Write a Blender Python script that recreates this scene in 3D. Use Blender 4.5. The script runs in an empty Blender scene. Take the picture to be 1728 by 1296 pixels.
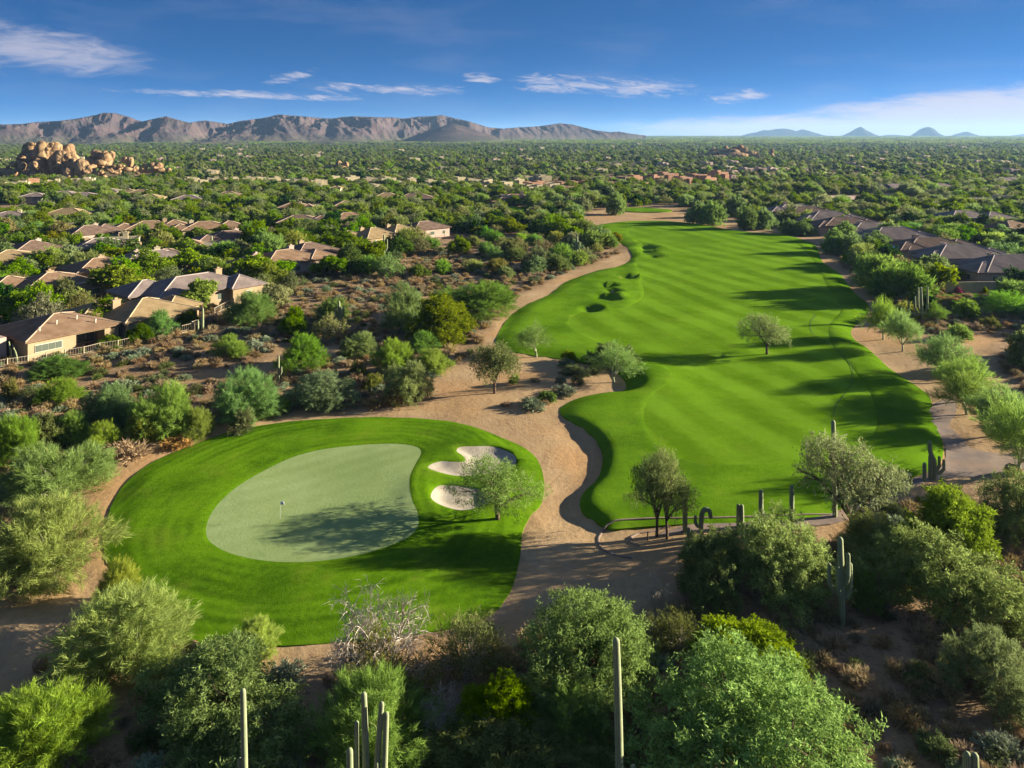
import bpy, math, random
import numpy as np
from mathutils import Vector, Matrix
from mathutils.geometry import delaunay_2d_cdt

SC = bpy.context.scene
COL = SC.collection
PI = math.pi
# ------------------------------------------------------------------ camera
F, CX, HZ, HCAM = 1300.0, 864.0, 226.0, 35.0
cam = bpy.data.cameras.new('camera'); camo = bpy.data.objects.new('camera', cam); COL.objects.link(camo)
camo.location = (0, 0, HCAM); camo.rotation_euler = (PI/2, 0, 0)
cam.sensor_width = 36; cam.lens = 36*F/1728; cam.shift_y = -(648-HZ)/1728
cam.clip_start = 1; cam.clip_end = 40000
SC.camera = camo
# ------------------------------------------------------------------ light
SUN_AZ, SUN_EL = math.radians(79), math.radians(14)
sl = bpy.data.lights.new('sun', 'SUN'); so = bpy.data.objects.new('sun', sl); COL.objects.link(so)
sl.energy = 5.0; sl.angle = math.radians(0.5); sl.color = (1.0, 0.90, 0.72)
sd = Vector((math.sin(SUN_AZ)*math.cos(SUN_EL), math.cos(SUN_AZ)*math.cos(SUN_EL), math.sin(SUN_EL)))
so.rotation_euler = sd.to_track_quat('Z', 'Y').to_euler(); so.location = (200, 50, 200)
SC.view_settings.view_transform = 'Standard'; SC.view_settings.look = 'None'
SC.view_settings.exposure = 1.82; SC.view_settings.gamma = 1; SC.view_settings.use_curve_mapping = False
W = bpy.data.worlds.new("World"); SC.world = W; W.use_nodes = True

class NT:
    def __init__(s, tree): s.t = tree; s.n = tree.nodes; s.l = tree.links
    def node(s, typ, **kw):
        n = s.n.new(typ)
        ins = kw.pop('ins', {})
        for k, v in kw.items(): setattr(n, k, v)
        for k, v in ins.items(): s.put(n.inputs[k], v)
        return n
    def put(s, sock, v):
        if isinstance(v, bpy.types.NodeSocket): s.l.new(v, sock)
        elif isinstance(v, bpy.types.Node): s.l.new(v.outputs[0], sock)
        else: sock.default_value = v
    def m(s, op, a, b=0.0, c=None, clamp=False):
        n = s.n.new('ShaderNodeMath'); n.operation = op; n.use_clamp = clamp
        s.put(n.inputs[0], a); s.put(n.inputs[1], b)
        if c is not None: s.put(n.inputs[2], c)
        return n.outputs[0]
    def vm(s, op, a, b=(0,0,0)):
        n = s.n.new('ShaderNodeVectorMath'); n.operation = op
        s.put(n.inputs[0], a); s.put(n.inputs[1], b); return n.outputs[0]
    def ss(s, v, a, b):
        n = s.n.new('ShaderNodeMapRange'); n.interpolation_type = 'SMOOTHSTEP'
        s.put(n.inputs[0], v); s.put(n.inputs[1], a); s.put(n.inputs[2], b); return n.outputs[0]
    def mix(s, f, a, b, blend='MIX'):
        n = s.n.new('ShaderNodeMix'); n.data_type = 'RGBA'; n.blend_type = blend
        s.put(n.inputs[0], f)
        for i, v in ((6, a), (7, b)):
            if isinstance(v, tuple) and len(v) == 3: v = (*v, 1)
            s.put(n.inputs[i], v)
        return n.outputs[2]
    def noise(s, vec, scale, detail=4, rough=.55, dist=0):
        n = s.node('ShaderNodeTexNoise', ins={'Scale': scale, 'Detail': detail, 'Roughness': rough, 'Distortion': dist})
        if vec is not None: s.put(n.inputs['Vector'], vec)
        return n.outputs[0]
    def sep(s, v):
        n = s.n.new('ShaderNodeSeparateXYZ'); s.put(n.inputs[0], v); return n.outputs
    def comb(s, x, y, z):
        n = s.n.new('ShaderNodeCombineXYZ')
        for i, v in enumerate((x, y, z)): s.put(n.inputs[i], v)
        return n.outputs[0]

# sky: Nishita air, read with its dome lowered towards the horizon, plus thin evening clouds laid out by azimuth and height, and fill veils added overhead
w = NT(W.node_tree); w.n.clear()
tc = w.node('ShaderNodeTexCoord').outputs['Generated']
X, Y, Z = w.sep(tc)
zz = w.m('ADD', w.m('MULTIPLY', w.m('MAXIMUM', Z, 0.0), 5.5), 0.13)
sv = w.vm('NORMALIZE', w.comb(X, Y, zz))
sky = w.node('ShaderNodeTexSky', sky_type='NISHITA', sun_disc=False, sun_elevation=SUN_EL, sun_rotation=SUN_AZ,
             altitude=500, air_density=1.0, dust_density=0.35, ozone_density=3.5)
w.put(sky.inputs[0], sv)
SKYS = 0.15
skyc = w.mix(1.0, sky.outputs[0], (0.100, 0.275, 0.395), 'MULTIPLY')
az = w.m('ARCTAN2', X, Y)                      # radians, 0 = +Y
el = w.m('ARCTAN2', Z, w.m('POWER', w.m('ADD', w.m('MULTIPLY', X, X), w.m('MULTIPLY', Y, Y)), .5))
def azd(px): return math.atan2(px-CX, F)
def eld(px, py): return math.atan2(HZ-py, math.hypot(F, px-CX))
cv = w.comb(w.m('MULTIPLY', az, 9.0), w.m('MULTIPLY', el, 42.0), 0.0)
n1 = w.noise(w.vm('MULTIPLY', cv, (1, 1.0, 1)), 1.9, 10, .68, .9)
cv2 = w.comb(w.m('MULTIPLY', az, 9.0), w.m('MULTIPLY', w.m('ADD', el, w.m('MULTIPLY', az, .10)), 55.0), 3.0)
n3 = w.noise(cv2, 3.1, 10, .72, .7)
n2 = w.noise(w.vm('ADD', cv, (7.3, 2.1, 0)), 0.55, 6, .55, .2)
def blob(px, py, rx, ry, tilt=0.0):
    a0, e0 = azd(px), eld(px, py)
    da = w.m('SUBTRACT', az, a0); de = w.m('SUBTRACT', w.m('SUBTRACT', el, e0), w.m('MULTIPLY', da, tilt))
    u = w.m('DIVIDE', da, rx/F); v = w.m('DIVIDE', de, ry/F)
    d = w.m('ADD', w.m('MULTIPLY', u, u), w.m('MULTIPLY', v, v))
    return w.m('SUBTRACT', 1.0, w.m('MINIMUM', d, 1.6))
def clmask(blobs, lo, hi, nz=n1, k=1.5):
    m = None
    for b in blobs:
        m = b if m is None else w.m('MAXIMUM', m, b)
    v = w.m('ADD', m, w.m('MULTIPLY', w.m('SUBTRACT', nz, .5), k))
    return w.ss(v, lo, hi)
c1 = clmask([blob(60, 80, 190, 40, -.12), blob(-180, 75, 240, 46)], 0.15, 1.35, k=2.2)
c2 = clmask([blob(930, 141, 95, 24, -.03), blob(1060, 147, 170, 23, -.05), blob(1250, 163, 75, 14, .12), blob(812, 132, 42, 13, -.1),
             blob(570, 146, 60, 15), blob(680, 152, 140, 14), blob(420, 160, 260, 9, -.02), blob(490, 130, 50, 12, .2)], 0.40, 1.45, nz=n3, k=3.4)
c3 = clmask([blob(1690, 196, 330, 46, .05), blob(1500, 218, 460, 28), blob(2200, 190, 500, 60)], -0.15, .85, k=1.5)
veil_fill = w.m('MULTIPLY', w.ss(n2, .45, .75), w.m('ADD', .22, w.m('MULTIPLY', w.ss(el, .17, .40), 1.7)))   # faint veils low down, thickened overhead as added fill light for the shadows
hz = w.m('MULTIPLY', w.m('SUBTRACT', 1.0, w.ss(el, 0.0, .065)), .18)
cl = w.m('MAXIMUM', w.m('MAXIMUM', w.m('MULTIPLY', c1, .55), w.m('MULTIPLY', c2, .70)), w.m('MAXIMUM', w.m('MULTIPLY', c3, .78), w.m('MULTIPLY', veil_fill, .35)))
skyf = w.mix(hz, skyc, (.42, .60, .82))
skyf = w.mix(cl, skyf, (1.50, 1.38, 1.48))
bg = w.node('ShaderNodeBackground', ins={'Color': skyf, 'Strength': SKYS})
out = w.node('ShaderNodeOutputWorld'); w.l.new(bg.outputs[0], out.inputs[0])

# ------------------------------------------------------------------ helpers
def rngp(seed): return np.random.default_rng(seed)
_P = rngp(5).permutation(256); _P = np.concatenate([_P, _P, _P])
_G = np.stack([np.cos(np.arange(256)*2*PI/256*7.13), np.sin(np.arange(256)*2*PI/256*7.13)], 1)
def perlin(x, y, seed=0):
    x = np.asarray(x, float)+seed*17.31; y = np.asarray(y, float)+seed*9.77
    xi = np.floor(x).astype(int); yi = np.floor(y).astype(int); xf = x-xi; yf = y-yi
    def g(i, j):
        h = _P[(_P[(xi+i) & 255]+yi+j) & 255]; v = _G[h]
        return v[..., 0]*(xf-i)+v[..., 1]*(yf-j)
    u = xf**3*(xf*(xf*6-15)+10); v = yf**3*(yf*(yf*6-15)+10)
    return (g(0,0)*(1-u)+g(1,0)*u)*(1-v)+(g(0,1)*(1-u)+g(1,1)*u)*v
def fbm(x, y, octs=4, seed=0, gain=.5):
    s = 0; a = 1
    for k in range(octs): s = s+a*perlin(x*2**k, y*2**k, seed+k); a *= gain
    return s
def smooth(t, a, b):
    t = np.clip((t-a)/(b-a), 0, 1); return t*t*(3-2*t)

def at(px, py, z=0.0):
    Yd = (HCAM-z)*F/(py-HZ); return ((px-CX)*Yd/F, Yd)
def polyw(pts, z=0.0, sub=6, closed=True):
    """pixel outline of a real shape on the ground -> smooth world outline (Catmull-Rom)"""
    P = np.array([at(*p, z) for p in pts]); n = len(P); out = []
    for i in range(n if closed else n-1):
        p0, p1, p2, p3 = (P[(i-1) % n], P[i], P[(i+1) % n], P[(i+2) % n]) if closed else (P[max(i-1,0)], P[i], P[i+1], P[min(i+2,n-1)])
        for t in np.linspace(0, 1, sub, endpoint=False):
            out.append(.5*((2*p1)+(-p0+p2)*t+(2*p0-5*p1+4*p2-p3)*t*t+(-p0+3*p1-3*p2+p3)*t**3))
    if not closed: out.append(P[-1])
    return np.array(out)
def resample(P, step, closed=True):
    Q = np.vstack([P, P[:1]]) if closed else P
    d = np.r_[0, np.cumsum(np.hypot(*(Q[1:]-Q[:-1]).T))]
    n = max(4, int(d[-1]/step)); s = np.linspace(0, d[-1], n, endpoint=not closed)
    return np.stack([np.interp(s, d, Q[:, 0]), np.interp(s, d, Q[:, 1])], 1)
def sdist(x, y, P):
    """signed distance, positive inside; exact only within 30 m of the outline box"""
    x = np.asarray(x, float); shp = x.shape; x = x.ravel(); y = np.asarray(y, float).ravel()
    res = np.full(x.shape, -60.0)
    lo = P.min(0)-40; hi = P.max(0)+40
    sel = np.where((x > lo[0]) & (x < hi[0]) & (y > lo[1]) & (y < hi[1]))[0]
    A = P; B = np.roll(P, -1, 0); E = B-A; L2 = (E**2).sum(1)+1e-12
    for k in range(0, len(sel), 20000):
        s = sel[k:k+20000]; px = x[s][:, None]; py = y[s][:, None]
        t = np.clip(((px-A[:, 0])*E[:, 0]+(py-A[:, 1])*E[:, 1])/L2, 0, 1)
        d = np.sqrt(((px-A[:, 0]-t*E[:, 0])**2+(py-A[:, 1]-t*E[:, 1])**2).min(1))
        c = ((A[:, 1] > py) != (B[:, 1] > py)) & (px < E[:, 0]*(py-A[:, 1])/(E[:, 1]+1e-12)+A[:, 0])
        ins = c.sum(1) % 2 == 1
        res[s] = np.where(ins, d, -d)
    return res.reshape(shp)

def mesh_np(name, V, Fc, k, mats, smooth_=False, attrs=None, matidx=None):
    """V (n,3), Fc (m,k) faces"""
    me = bpy.data.meshes.new(name); V = np.asarray(V, np.float32); Fc = np.asarray(Fc, np.int32)
    me.vertices.add(len(V)); me.vertices.foreach_set('co', V.ravel())
    me.loops.add(Fc.size); me.loops.foreach_set('vertex_index', Fc.ravel())
    me.polygons.add(len(Fc)); me.polygons.foreach_set('loop_start', np.arange(0, Fc.size, k, dtype=np.int32))
    me.polygons.foreach_set('loop_total', np.full(len(Fc), k, np.int32))
    for m in (mats if isinstance(mats, (list, tuple)) else [mats]): me.materials.append(m)
    if matidx is not None: me.polygons.foreach_set('material_index', np.asarray(matidx, np.int32))
    me.update(calc_edges=True)
    me.polygons.foreach_set('use_smooth', np.full(len(Fc), bool(smooth_)))
    for an, (dom, arr) in (attrs or {}).items():
        a = me.attributes.new(an, 'FLOAT', dom); a.data.foreach_set('value', np.asarray(arr, np.float32))
    return me
class MB:
    """collects polygons of any size into one mesh"""
    def __init__(s): s.v = []; s.f = []; s.mi = []
    def add(s, vs, fs, m=0):
        b = len(s.v); s.v += [tuple(v) for v in vs]; s.f += [tuple(b+i for i in f) for f in fs]; s.mi += [m]*len(fs)
    def box(s, x0, x1, y0, y1, z0, z1, m=0):
        s.add([(x0,y0,z0),(x1,y0,z0),(x1,y1,z0),(x0,y1,z0),(x0,y0,z1),(x1,y0,z1),(x1,y1,z1),(x0,y1,z1)],
              [(0,3,2,1),(4,5,6,7),(0,1,5,4),(1,2,6,5),(2,3,7,6),(3,0,4,7)], m)
    def tube(s, pts, rad, n=7, m=0, ribs=0.0, cap=True):
        pts = [Vector(p) for p in pts]; b = len(s.v); k = len(pts)
        up = Vector((0, 0, 1)); prev = None
        for i, p in enumerate(pts):
            d = (pts[min(i+1, k-1)]-pts[max(i-1, 0)]).normalized()
            if prev is None: a = d.cross(Vector((0.31, 1, .17))).normalized()
            else: a = (prev-d*prev.dot(d)).normalized()
            prev = a; c = d.cross(a)
            r = rad[i] if hasattr(rad, '__len__') else rad
            for j in range(n):
                t = 2*PI*j/n; rr = r*(1-ribs*(j % 2))
                s.v.append(tuple(p+(a*math.cos(t)+c*math.sin(t))*rr))
        for i in range(k-1):
            for j in range(n):
                s.f.append((b+i*n+j, b+i*n+(j+1) % n, b+(i+1)*n+(j+1) % n, b+(i+1)*n+j)); s.mi.append(m)
        if cap:
            s.f.append(tuple(b+(k-1)*n+j for j in range(n))); s.mi.append(m)
            s.f.append(tuple(b+n-1-j for j in range(n))); s.mi.append(m)
    def mesh(s, name, mats, smooth_=False):
        me = bpy.data.meshes.new(name); me.from_pydata(s.v, [], s.f)
        for mm in (mats if isinstance(mats, (list, tuple)) else [mats]): me.materials.append(mm)
        me.polygons.foreach_set('material_index', s.mi)
        if smooth_: me.polygons.foreach_set('use_smooth', [True]*len(s.f))
        me.update(); return me
def link(name, me, parent=None, loc=None, rz=None, scale=None, **props):
    o = bpy.data.objects.new(name, me); COL.objects.link(o)
    if parent is not None: o.parent = parent
    if loc is not None: o.location = loc
    if rz is not None: o.rotation_euler = (0, 0, rz)
    if scale is not None: o.scale = scale
    for k, v in props.items():
        if v is not None: o[{'cat': 'category'}.get(k, k)] = v
    return o

def mat(name, base, rough=.85, build=None, spec=.2):
    m = bpy.data.materials.new(name); m.use_nodes = True; t = NT(m.node_tree)
    p = t.n['Principled BSDF']; p.inputs['Roughness'].default_value = rough
    p.inputs['Specular IOR Level'].default_value = 0 if 'turf' in name else spec
    if len(base) == 3: base = (*base, 1)
    p.inputs['Base Color'].default_value = base
    if build:
        r = build(t, p)
        if r is not None: t.put(p.inputs['Base Color'], r)
    return m
def bump(t, p, h, strength=.5, dist=.1):
    b = t.node('ShaderNodeBump', ins={'Strength': strength, 'Distance': dist, 'Height': h}); t.l.new(b.outputs[0], p.inputs['Normal'])
def pos(t): return t.node('ShaderNodeNewGeometry').outputs['Position']
def attr(t, n): return t.node('ShaderNodeAttribute', attribute_name=n).outputs['Fac']
def objrand(t): return t.node('ShaderNodeObjectInfo').outputs['Random']
# ------------------------------------------------------------------ ground: outlines of the course
GZ, FZ = 0.35, 0.6
P_SURR = polyw([(175,905),(188,850),(215,808),(262,773),(330,745),(400,722),(500,706),(600,700),(700,702),(780,711),(850,735),(900,765),(917,800),(915,838),(895,865),(882,890),(878,930),(870,965),(856,1000),(828,1030),(780,1048),(700,1064),(600,1074),(500,1080),(400,1080),(325,1080),(280,1066),(238,1030),(200,975),(178,935)], GZ)
P_GREEN = polyw([(348,908),(356,870),(390,832),(440,799),(490,774),(540,760),(600,753),(660,751),(698,756),(711,766),(702,785),(692,808),(692,835),(697,855),(705,872),(706,892),(694,908),(668,922),(620,938),(560,949),(490,953),(425,947),(375,932)], GZ)
P_BUNK1 = polyw([(721,793),(727,785),(745,780),(768,781),(783,780),(781,773),(769,765),(775,758),(800,756),(832,755),(857,763),(872,775),(869,790),(845,800),(810,804),(775,807),(742,801)], GZ)
P_BUNK2 = polyw([(725,842),(735,825),(752,821),(790,824),(830,834),(836,845),(812,858),(780,865),(755,861),(735,853)], GZ)
P_FAIR = polyw([(1030,883),(1003,868),(985,857),(978,840),(985,822),(1010,797),(1017,765),(1010,742),(985,716),(955,700),(944,688),(950,678),(975,665),(1015,656),(1052,652),(1056,640),(1046,627),(1030,616),(1000,610),(962,603),(930,598),(892,594),(860,588),(838,576),(840,560),(856,535),(885,512),(925,494),(960,470),(1008,453),(1048,445),(1066,430),(1054,411),(1024,397),(1003,384),(1010,377),(1060,371),(1130,371),(1180,376),(1250,388),(1320,393),(1368,406),(1380,417),(1388,438),(1415,456),(1428,472),(1442,490),(1466,510),(1460,530),(1438,550),(1440,568),(1468,590),(1500,618),(1540,643),(1568,664),(1577,700),(1591,740),(1588,768),(1560,788),(1500,810),(1440,840),(1380,864),(1280,872),(1150,877),(1080,880)], FZ)
P_CUT = polyw([(1085,700),(1100,672),(1128,652),(1130,628),(1100,612),(1060,600),(1010,575),(960,548),(985,525),(1050,520),(1085,500),(1080,470),(1075,440),(1085,415),(1060,392),(1090,378),(1170,384),(1260,398),(1330,405),(1365,430),(1385,460),(1400,490),(1420,520),(1400,550),(1405,585),(1440,625),(1470,665),(1480,720),(1440,760),(1350,775),(1230,785),(1150,775),(1100,745)], FZ)
P_PATH = polyw([(1565,694),(1577,682),(1609,668),(1614,698),(1603,717),(1624,738),(1646,757),(1728,766),(1850,775),(1850,815),(1728,806),(1638,803),(1585,806),(1540,820),(1480,850),(1440,872),(1400,885),(1300,893),(1180,898),(1120,903),(1120,893),(1180,885),(1300,880),(1400,868),(1470,838),(1530,808),(1577,796),(1594,775),(1596,761),(1593,744),(1572,715)], .1, 4)
def fl(pts, z=0): return polyw(pts, z, 4)
P_SANDS = [fl([(150,905),(150,860),(150,800),(175,772),(230,748),(300,733),(370,722),(450,706),(520,695),(600,688),(700,688),(728,675),(735,650),(760,628),(790,612),(815,590),(822,560),(842,522),(880,498),(920,482),(955,462),(1005,446),(1060,425),(1100,450),(900,560),(1000,580),(1100,600),(1100,680),(1040,740),(1060,800),(1050,870),(1130,895),(1180,890),(1400,870),(1480,890),(1380,930),(1200,965),(1130,1000),(1050,1030),(900,1070),(800,1100),(600,1130),(400,1125),(320,1125),(290,1120),(200,1190),(0,1200),(-300,1180),(-300,1000),(0,1000),(100,990),(180,1010),(160,950)]),
  fl([(1360,395),(1405,430),(1430,462),(1470,492),(1500,520),(1510,560),(1560,568),(1610,620),(1650,690),(1728,750),(1900,820),(1900,870),(1700,850),(1640,838),(1560,830),(1400,890),(1300,905),(1300,860),(1540,780),(1560,760),(1540,660),(1480,620),(1410,560),(1420,500),(1370,440),(1340,400)]),
  fl([(985,385),(992,360),(1060,350),(1150,350),(1215,362),(1310,382),(1390,402),(1390,425),(1250,400),(1130,385),(1060,385),(1000,388)]),
  fl([(1640,560),(1690,580),(1660,590),(1690,640),(1740,700),(1700,700),(1660,650),(1620,590)]),
  fl([(330,430+200),(420,628),(470,600),(560,590),(560,600),(500,615),(440,640),(350,645)]),
  fl([(640,530),(700,505),(760,500),(740,520),(660,545)])]
PITS = [(1060,466,3.6,1.5),(1026,481,3.4,1.4),(1034,492,3.2,1.4),(1020,500,4.0,1.5),(1036,504,3.2,1.1),(998,521,3.8,1.3),(1090,417,6,1.6),(1104,432,3.6,1.4),(1092,424,5,1.1)]
PITW = [(*at(a, b, FZ), r*.62, d*.6) for a, b, r, d in PITS]
B1C, B2C = P_BUNK1.mean(0), P_BUNK2.mean(0)
HOLE = at(1037, 641, 0.2)
def gauss(x, y, c, sx, sy): return np.exp(-((x-c[0])/sx)**2-((y-c[1])/sy)**2)
def height(x, y):
    x = np.asarray(x, float); y = np.asarray(y, float); shp = x.shape; x = x.ravel(); y = y.ravel()
    h = np.zeros_like(x)
    far = smooth(y, 150, 900)
    h += far*2.2*fbm(x/160, y/160, 3, 3)
    near = (y < 420) & (y > 20) & (np.abs(x) < 260)
    i = np.where(near)[0]; xn, yn = x[i], y[i]
    s1 = sdist(xn, yn, P_SURR); s2 = sdist(xn, yn, P_FAIR); b1 = sdist(xn, yn, P_BUNK1); b2 = sdist(xn, yn, P_BUNK2); gr = sdist(xn, yn, P_GREEN)
    ins = np.maximum(smooth(s1, -1, 1), smooth(s2, -1, 1))
    hn = (1-ins)*(.28*fbm(xn/14, yn/14, 3, 11)+.10*fbm(xn/2.6, yn/2.6, 2, 12))
    hn += GZ*smooth(s1, -.6, 2.6)+.10*smooth(s1, 2, 8)
    west = smooth(-xn, -26, -8)*smooth(-yn, -100, -88)      # the steep turf bank beside the wash
    hn += FZ*smooth(s2, -.6, 3.0)*(1-west)+(FZ+.05)*smooth(s2, -.5, 1.4)*west
    hn -= .22*west*smooth(s2, -6, -.3)*(1-smooth(s2, -.3, 0))
    hn += ins*(.25*fbm(xn/30, yn/30, 2, 21)+.05*fbm(xn/9, yn/9, 2, 5))
    hn += .20*gauss(xn, yn, (B1C[0]-.3, B1C[1]+4.0), 5, 2.2)+.30*gauss(xn, yn, (B1C[0]+5.2, B1C[1]-.5), 2.0, 4)
    hn += .30*gauss(xn, yn, (B2C[0]+4.4, B2C[1]), 1.8, 2.5)+.25*gauss(xn, yn, (B2C[0]-4.3, B2C[1]+1), 1.6, 4)
    hn += .5*gauss(xn, yn, (-22, 71), 5, 9)*smooth(-gr, 0, 3)+.3*gauss(xn, yn, (-17, 62), 7, 3)*smooth(-gr, 0, 3)
    hn -= .30*smooth(b1, -.12, 1.3)+.34*smooth(b2, -.12, 1.3)
    c = at(1085, 640, FZ); hn += .8*gauss(xn, yn, c, 6, 9)*smooth(s2, 0, 4)
    for (cx, cy, r, d) in PITW:
        rr = np.sqrt(((xn-cx)/r)**2+((yn-cy)/(r*1.5))**2)
        hn += -d*(1-smooth(rr, .45, 1.0))+.45*d*np.exp(-((rr-1.25)/.35)**2)*smooth(xn-cx, -r*.4, r*.8)
    for (cx, cy, r, a) in HUMPS:
        hn += a*gauss(xn, yn, (cx, cy), r, r)
    h[i] += hn
    return h.reshape(shp)
HUMPS = [(-37, 55, 8, .5), (40, 52, 12, .5), (-60, 95, 14, .5), (33, 47, 6, -.3), (-45, 130, 16, .8), (70, 120, 14, .8), (-8, 118, 9, .3)]
def hz1(x, y): return float(height(np.array([x]), np.array([y]))[0])
def ground(px, py):
    z = 0
    for _ in range(4):
        x, y = at(px, py, z); z = hz1(x, y)
    return x, y, z

# --- materials of the ground
def m_ground(t, p):
    P = pos(t); sand = attr(t, 'sand'); veg = attr(t, 'veg'); gly = attr(t, 'litter')
    a = t.noise(P, .12, 6, .6); b = t.noise(P, 1.7, 6, .65); c = t.noise(P, .035, 3); d = t.noise(P, 9, 3, .7)
    dirt = t.mix(t.ss(a, .35, .65), (.205, .135, .072), (.33, .22, .12))
    dirt = t.mix(t.ss(b, .48, .68), dirt, (.15, .105, .06))
    sandc = t.mix(t.ss(a, .35, .7), (.365, .240, .118), (.44, .305, .165))
    sandc = t.mix(t.ss(c, .48, .62), sandc, (.41, .245, .11))
    sandc = t.mix(t.m('MULTIPLY', t.ss(b, .47, .72), .55), sandc, (.27, .18, .10))
    sandc = t.mix(t.m('MULTIPLY', t.ss(t.noise(P, .45, 6, .75), .52, .70), .5), sandc, (.24, .15, .08))
    sandc = t.mix(t.m('MULTIPLY', t.ss(t.noise(t.vm('MULTIPLY', P, (1, .25, 1)), 1.1, 5, .7), .5, .72), .35), sandc, (.27, .17, .09))
    # rake and tyre tracks drawn along the wash
    x, y, z = t.sep(P)
    wv = t.node('ShaderNodeTexWave', wave_type='BANDS', bands_direction='X', ins={'Vector': t.vm('ADD', P, (0,0,0)), 'Scale': .42, 'Distortion': 26.0, 'Detail': 4.0, 'Detail Scale': .22})
    sandc = t.mix(t.m('MULTIPLY', t.ss(wv.outputs[1], .80, .98), t.m('MULTIPLY', t.ss(a, .45, .6), .10)), sandc, (.27, .18, .10))
    fd = attr(t, 'fd'); tr = t.noise(t.comb(t.m('MULTIPLY', fd, 1.5), t.m('MULTIPLY', y, .09), 0.0), 1.0, 4, .7)
    tr2 = t.m('MULTIPLY', t.ss(tr, .52, .66), t.ss(t.noise(P, .10, 2), .38, .55))
    sandc = t.mix(t.m('MULTIPLY', tr2, .48), sandc, (.25, .155, .075))
    sandc = t.mix(t.m('MULTIPLY', t.m('SUBTRACT', 1.0, t.ss(tr, .30, .42)), .30), sandc, (.52, .38, .23))
    col = t.mix(sand, dirt, sandc)
    vc = t.mix(t.ss(t.noise(P, .09, 5, .7), .4, .62), (.040, .070, .020), (.20, .15, .08))
    vc = t.mix(t.ss(t.noise(P, .012, 4, .6), .35, .7), vc, (.045, .085, .018))
    col = t.mix(veg, col, vc)
    gp = t.node('ShaderNodeTexVoronoi', ins={'Vector': P, 'Scale': 3.2})
    col = t.mix(t.m('MULTIPLY', gly, t.m('SUBTRACT', 1.0, t.ss(gp.outputs[0], .05, .2))), col, (.62, .54, .44))
    col = t.mix(.35, col, t.mix(1, col, t.mix(d, (.62,.62,.62), (1.3,1.3,1.3)), 'MULTIPLY'))
    bump(t, p, t.m('ADD', t.m('MULTIPLY', t.m('SUBTRACT', 1.0, t.m('MULTIPLY', sand, .55)), t.m('ADD', b, t.m('MULTIPLY', d, .35))), t.m('MULTIPLY', t.m('MULTIPLY', wv.outputs[1], sand), .0)), .8, .22)
    return col
M_GROUND = mat('desert soil', (.3,.2,.1), .95, m_ground, .05)
def m_grass(dark, light, stripe=None, ring=False, fine=1.0):
    def f(t, p):
        P = pos(t); x, y, z = t.sep(P)
        a = t.noise(P, .09, 4); b = t.noise(P, 2.2, 5, .7); c = t.noise(P, 14, 3, .7)
        v = t.ss(a, .3, .7)
        if stripe:
            dx, dy, wdt, amt = stripe
            u = t.m('ADD', t.m('MULTIPLY', x, dy), t.m('MULTIPLY', y, -dx))
            u = t.m('ADD', u, t.m('MULTIPLY', t.noise(P, .016, 2), 12.0))
            s = t.m('SINE', t.m('MULTIPLY', u, PI/wdt))
            s = t.ss(t.m('ADD', s, t.m('MULTIPLY', t.m('SUBTRACT', t.noise(P, .35, 4, .7), .5), 1.6)), -.8, .8)
            s2 = t.m('MULTIPLY', s, t.ss(t.noise(P, .03, 3), .28, .52))
            v = t.m('ADD', t.m('MULTIPLY', v, 1-amt), t.m('MULTIPLY', s2, amt))
        if ring:
            g = attr(t, 'gdist')
            g2 = t.m('ADD', g, t.m('MULTIPLY', t.noise(P, .14, 3), 1.6))
            s = t.m('MULTIPLY', t.m('SINE', t.m('MULTIPLY', g2, 5.2)), .5)
            s3 = t.m('MULTIPLY', t.m('SINE', t.m('MULTIPLY', g2, 2.1)), .5)
            s = t.m('ADD', t.m('ADD', s, s3), .5)
            k = t.m('MULTIPLY', t.ss(t.noise(P, .07, 3), .40, .60), .42)
            v = t.m('ADD', t.m('MULTIPLY', v, t.m('SUBTRACT', 1.0, k)), t.m('MULTIPLY', s, k))
        v = t.m('ADD', v, t.m('MULTIPLY', t.m('SUBTRACT', t.noise(P, .7, 4, .6), .5), .8*fine))
        v = t.m('ADD', v, t.m('MULTIPLY', t.m('SUBTRACT', b, .5), 1.3*fine))
        v = t.m('ADD', v, t.m('MULTIPLY', t.m('SUBTRACT', c, .5), 1.1*fine), clamp=True)
        bump(t, p, t.m('ADD', t.m('MULTIPLY', b, .9), c), .75*fine, .12)
        cc = t.mix(v, dark, light)
        dry = t.m('MULTIPLY', t.ss(t.noise(P, .22, 5, .72), .50, .74), .30*fine+.10)
        return t.mix(dry, cc, t.mix(.55, cc, (.22, .235, .035)))
    return f
M_ROUGH = mat('rough turf', (.06,.15,.01), .9, m_grass((.040,.098,.003), (.108,.218,.006), None, True, 1.0), .05)
M_FAIRR = mat('fairway rough turf', (.06,.15,.01), .9, m_grass((.060,.135,.004), (.122,.242,.009), None, False, .9), .05)
M_CUT = mat('mown fairway turf', (.08,.2,.01), .9, m_grass((.080,.165,.004), (.152,.290,.014), (.31, -.95, 3.6, .52), False, .55), .05)
M_GREEN = mat('putting turf', (.2,.3,.1), .9, m_grass((.200,.270,.090), (.275,.350,.140), (.8, .6, 1.1, .22), False, .55), .08)
def m_white(t, p):
    P = pos(t); a = t.noise(P, .5, 5, .6); b = t.noise(P, 6, 4, .7)
    bump(t, p, t.m('ADD', a, t.m('MULTIPLY', b, .3)), .6, .18)
    return t.mix(t.ss(a, .35, .7), (.42, .365, .275), (.34, .29, .21))
M_WHITE = mat('white bunker sand', (.7,.65,.6), .95, m_white, .05)
def m_asph(t, p):
    P = pos(t); a = t.noise(P, .35, 6, .65); b = t.noise(P, 10, 3)
    bump(t, p, b, .3, .02)
    return t.mix(t.ss(a, .4, .65), (.20, .155, .125), t.mix(b, (.25, .18, .13), (.34, .24, .165)))
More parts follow.
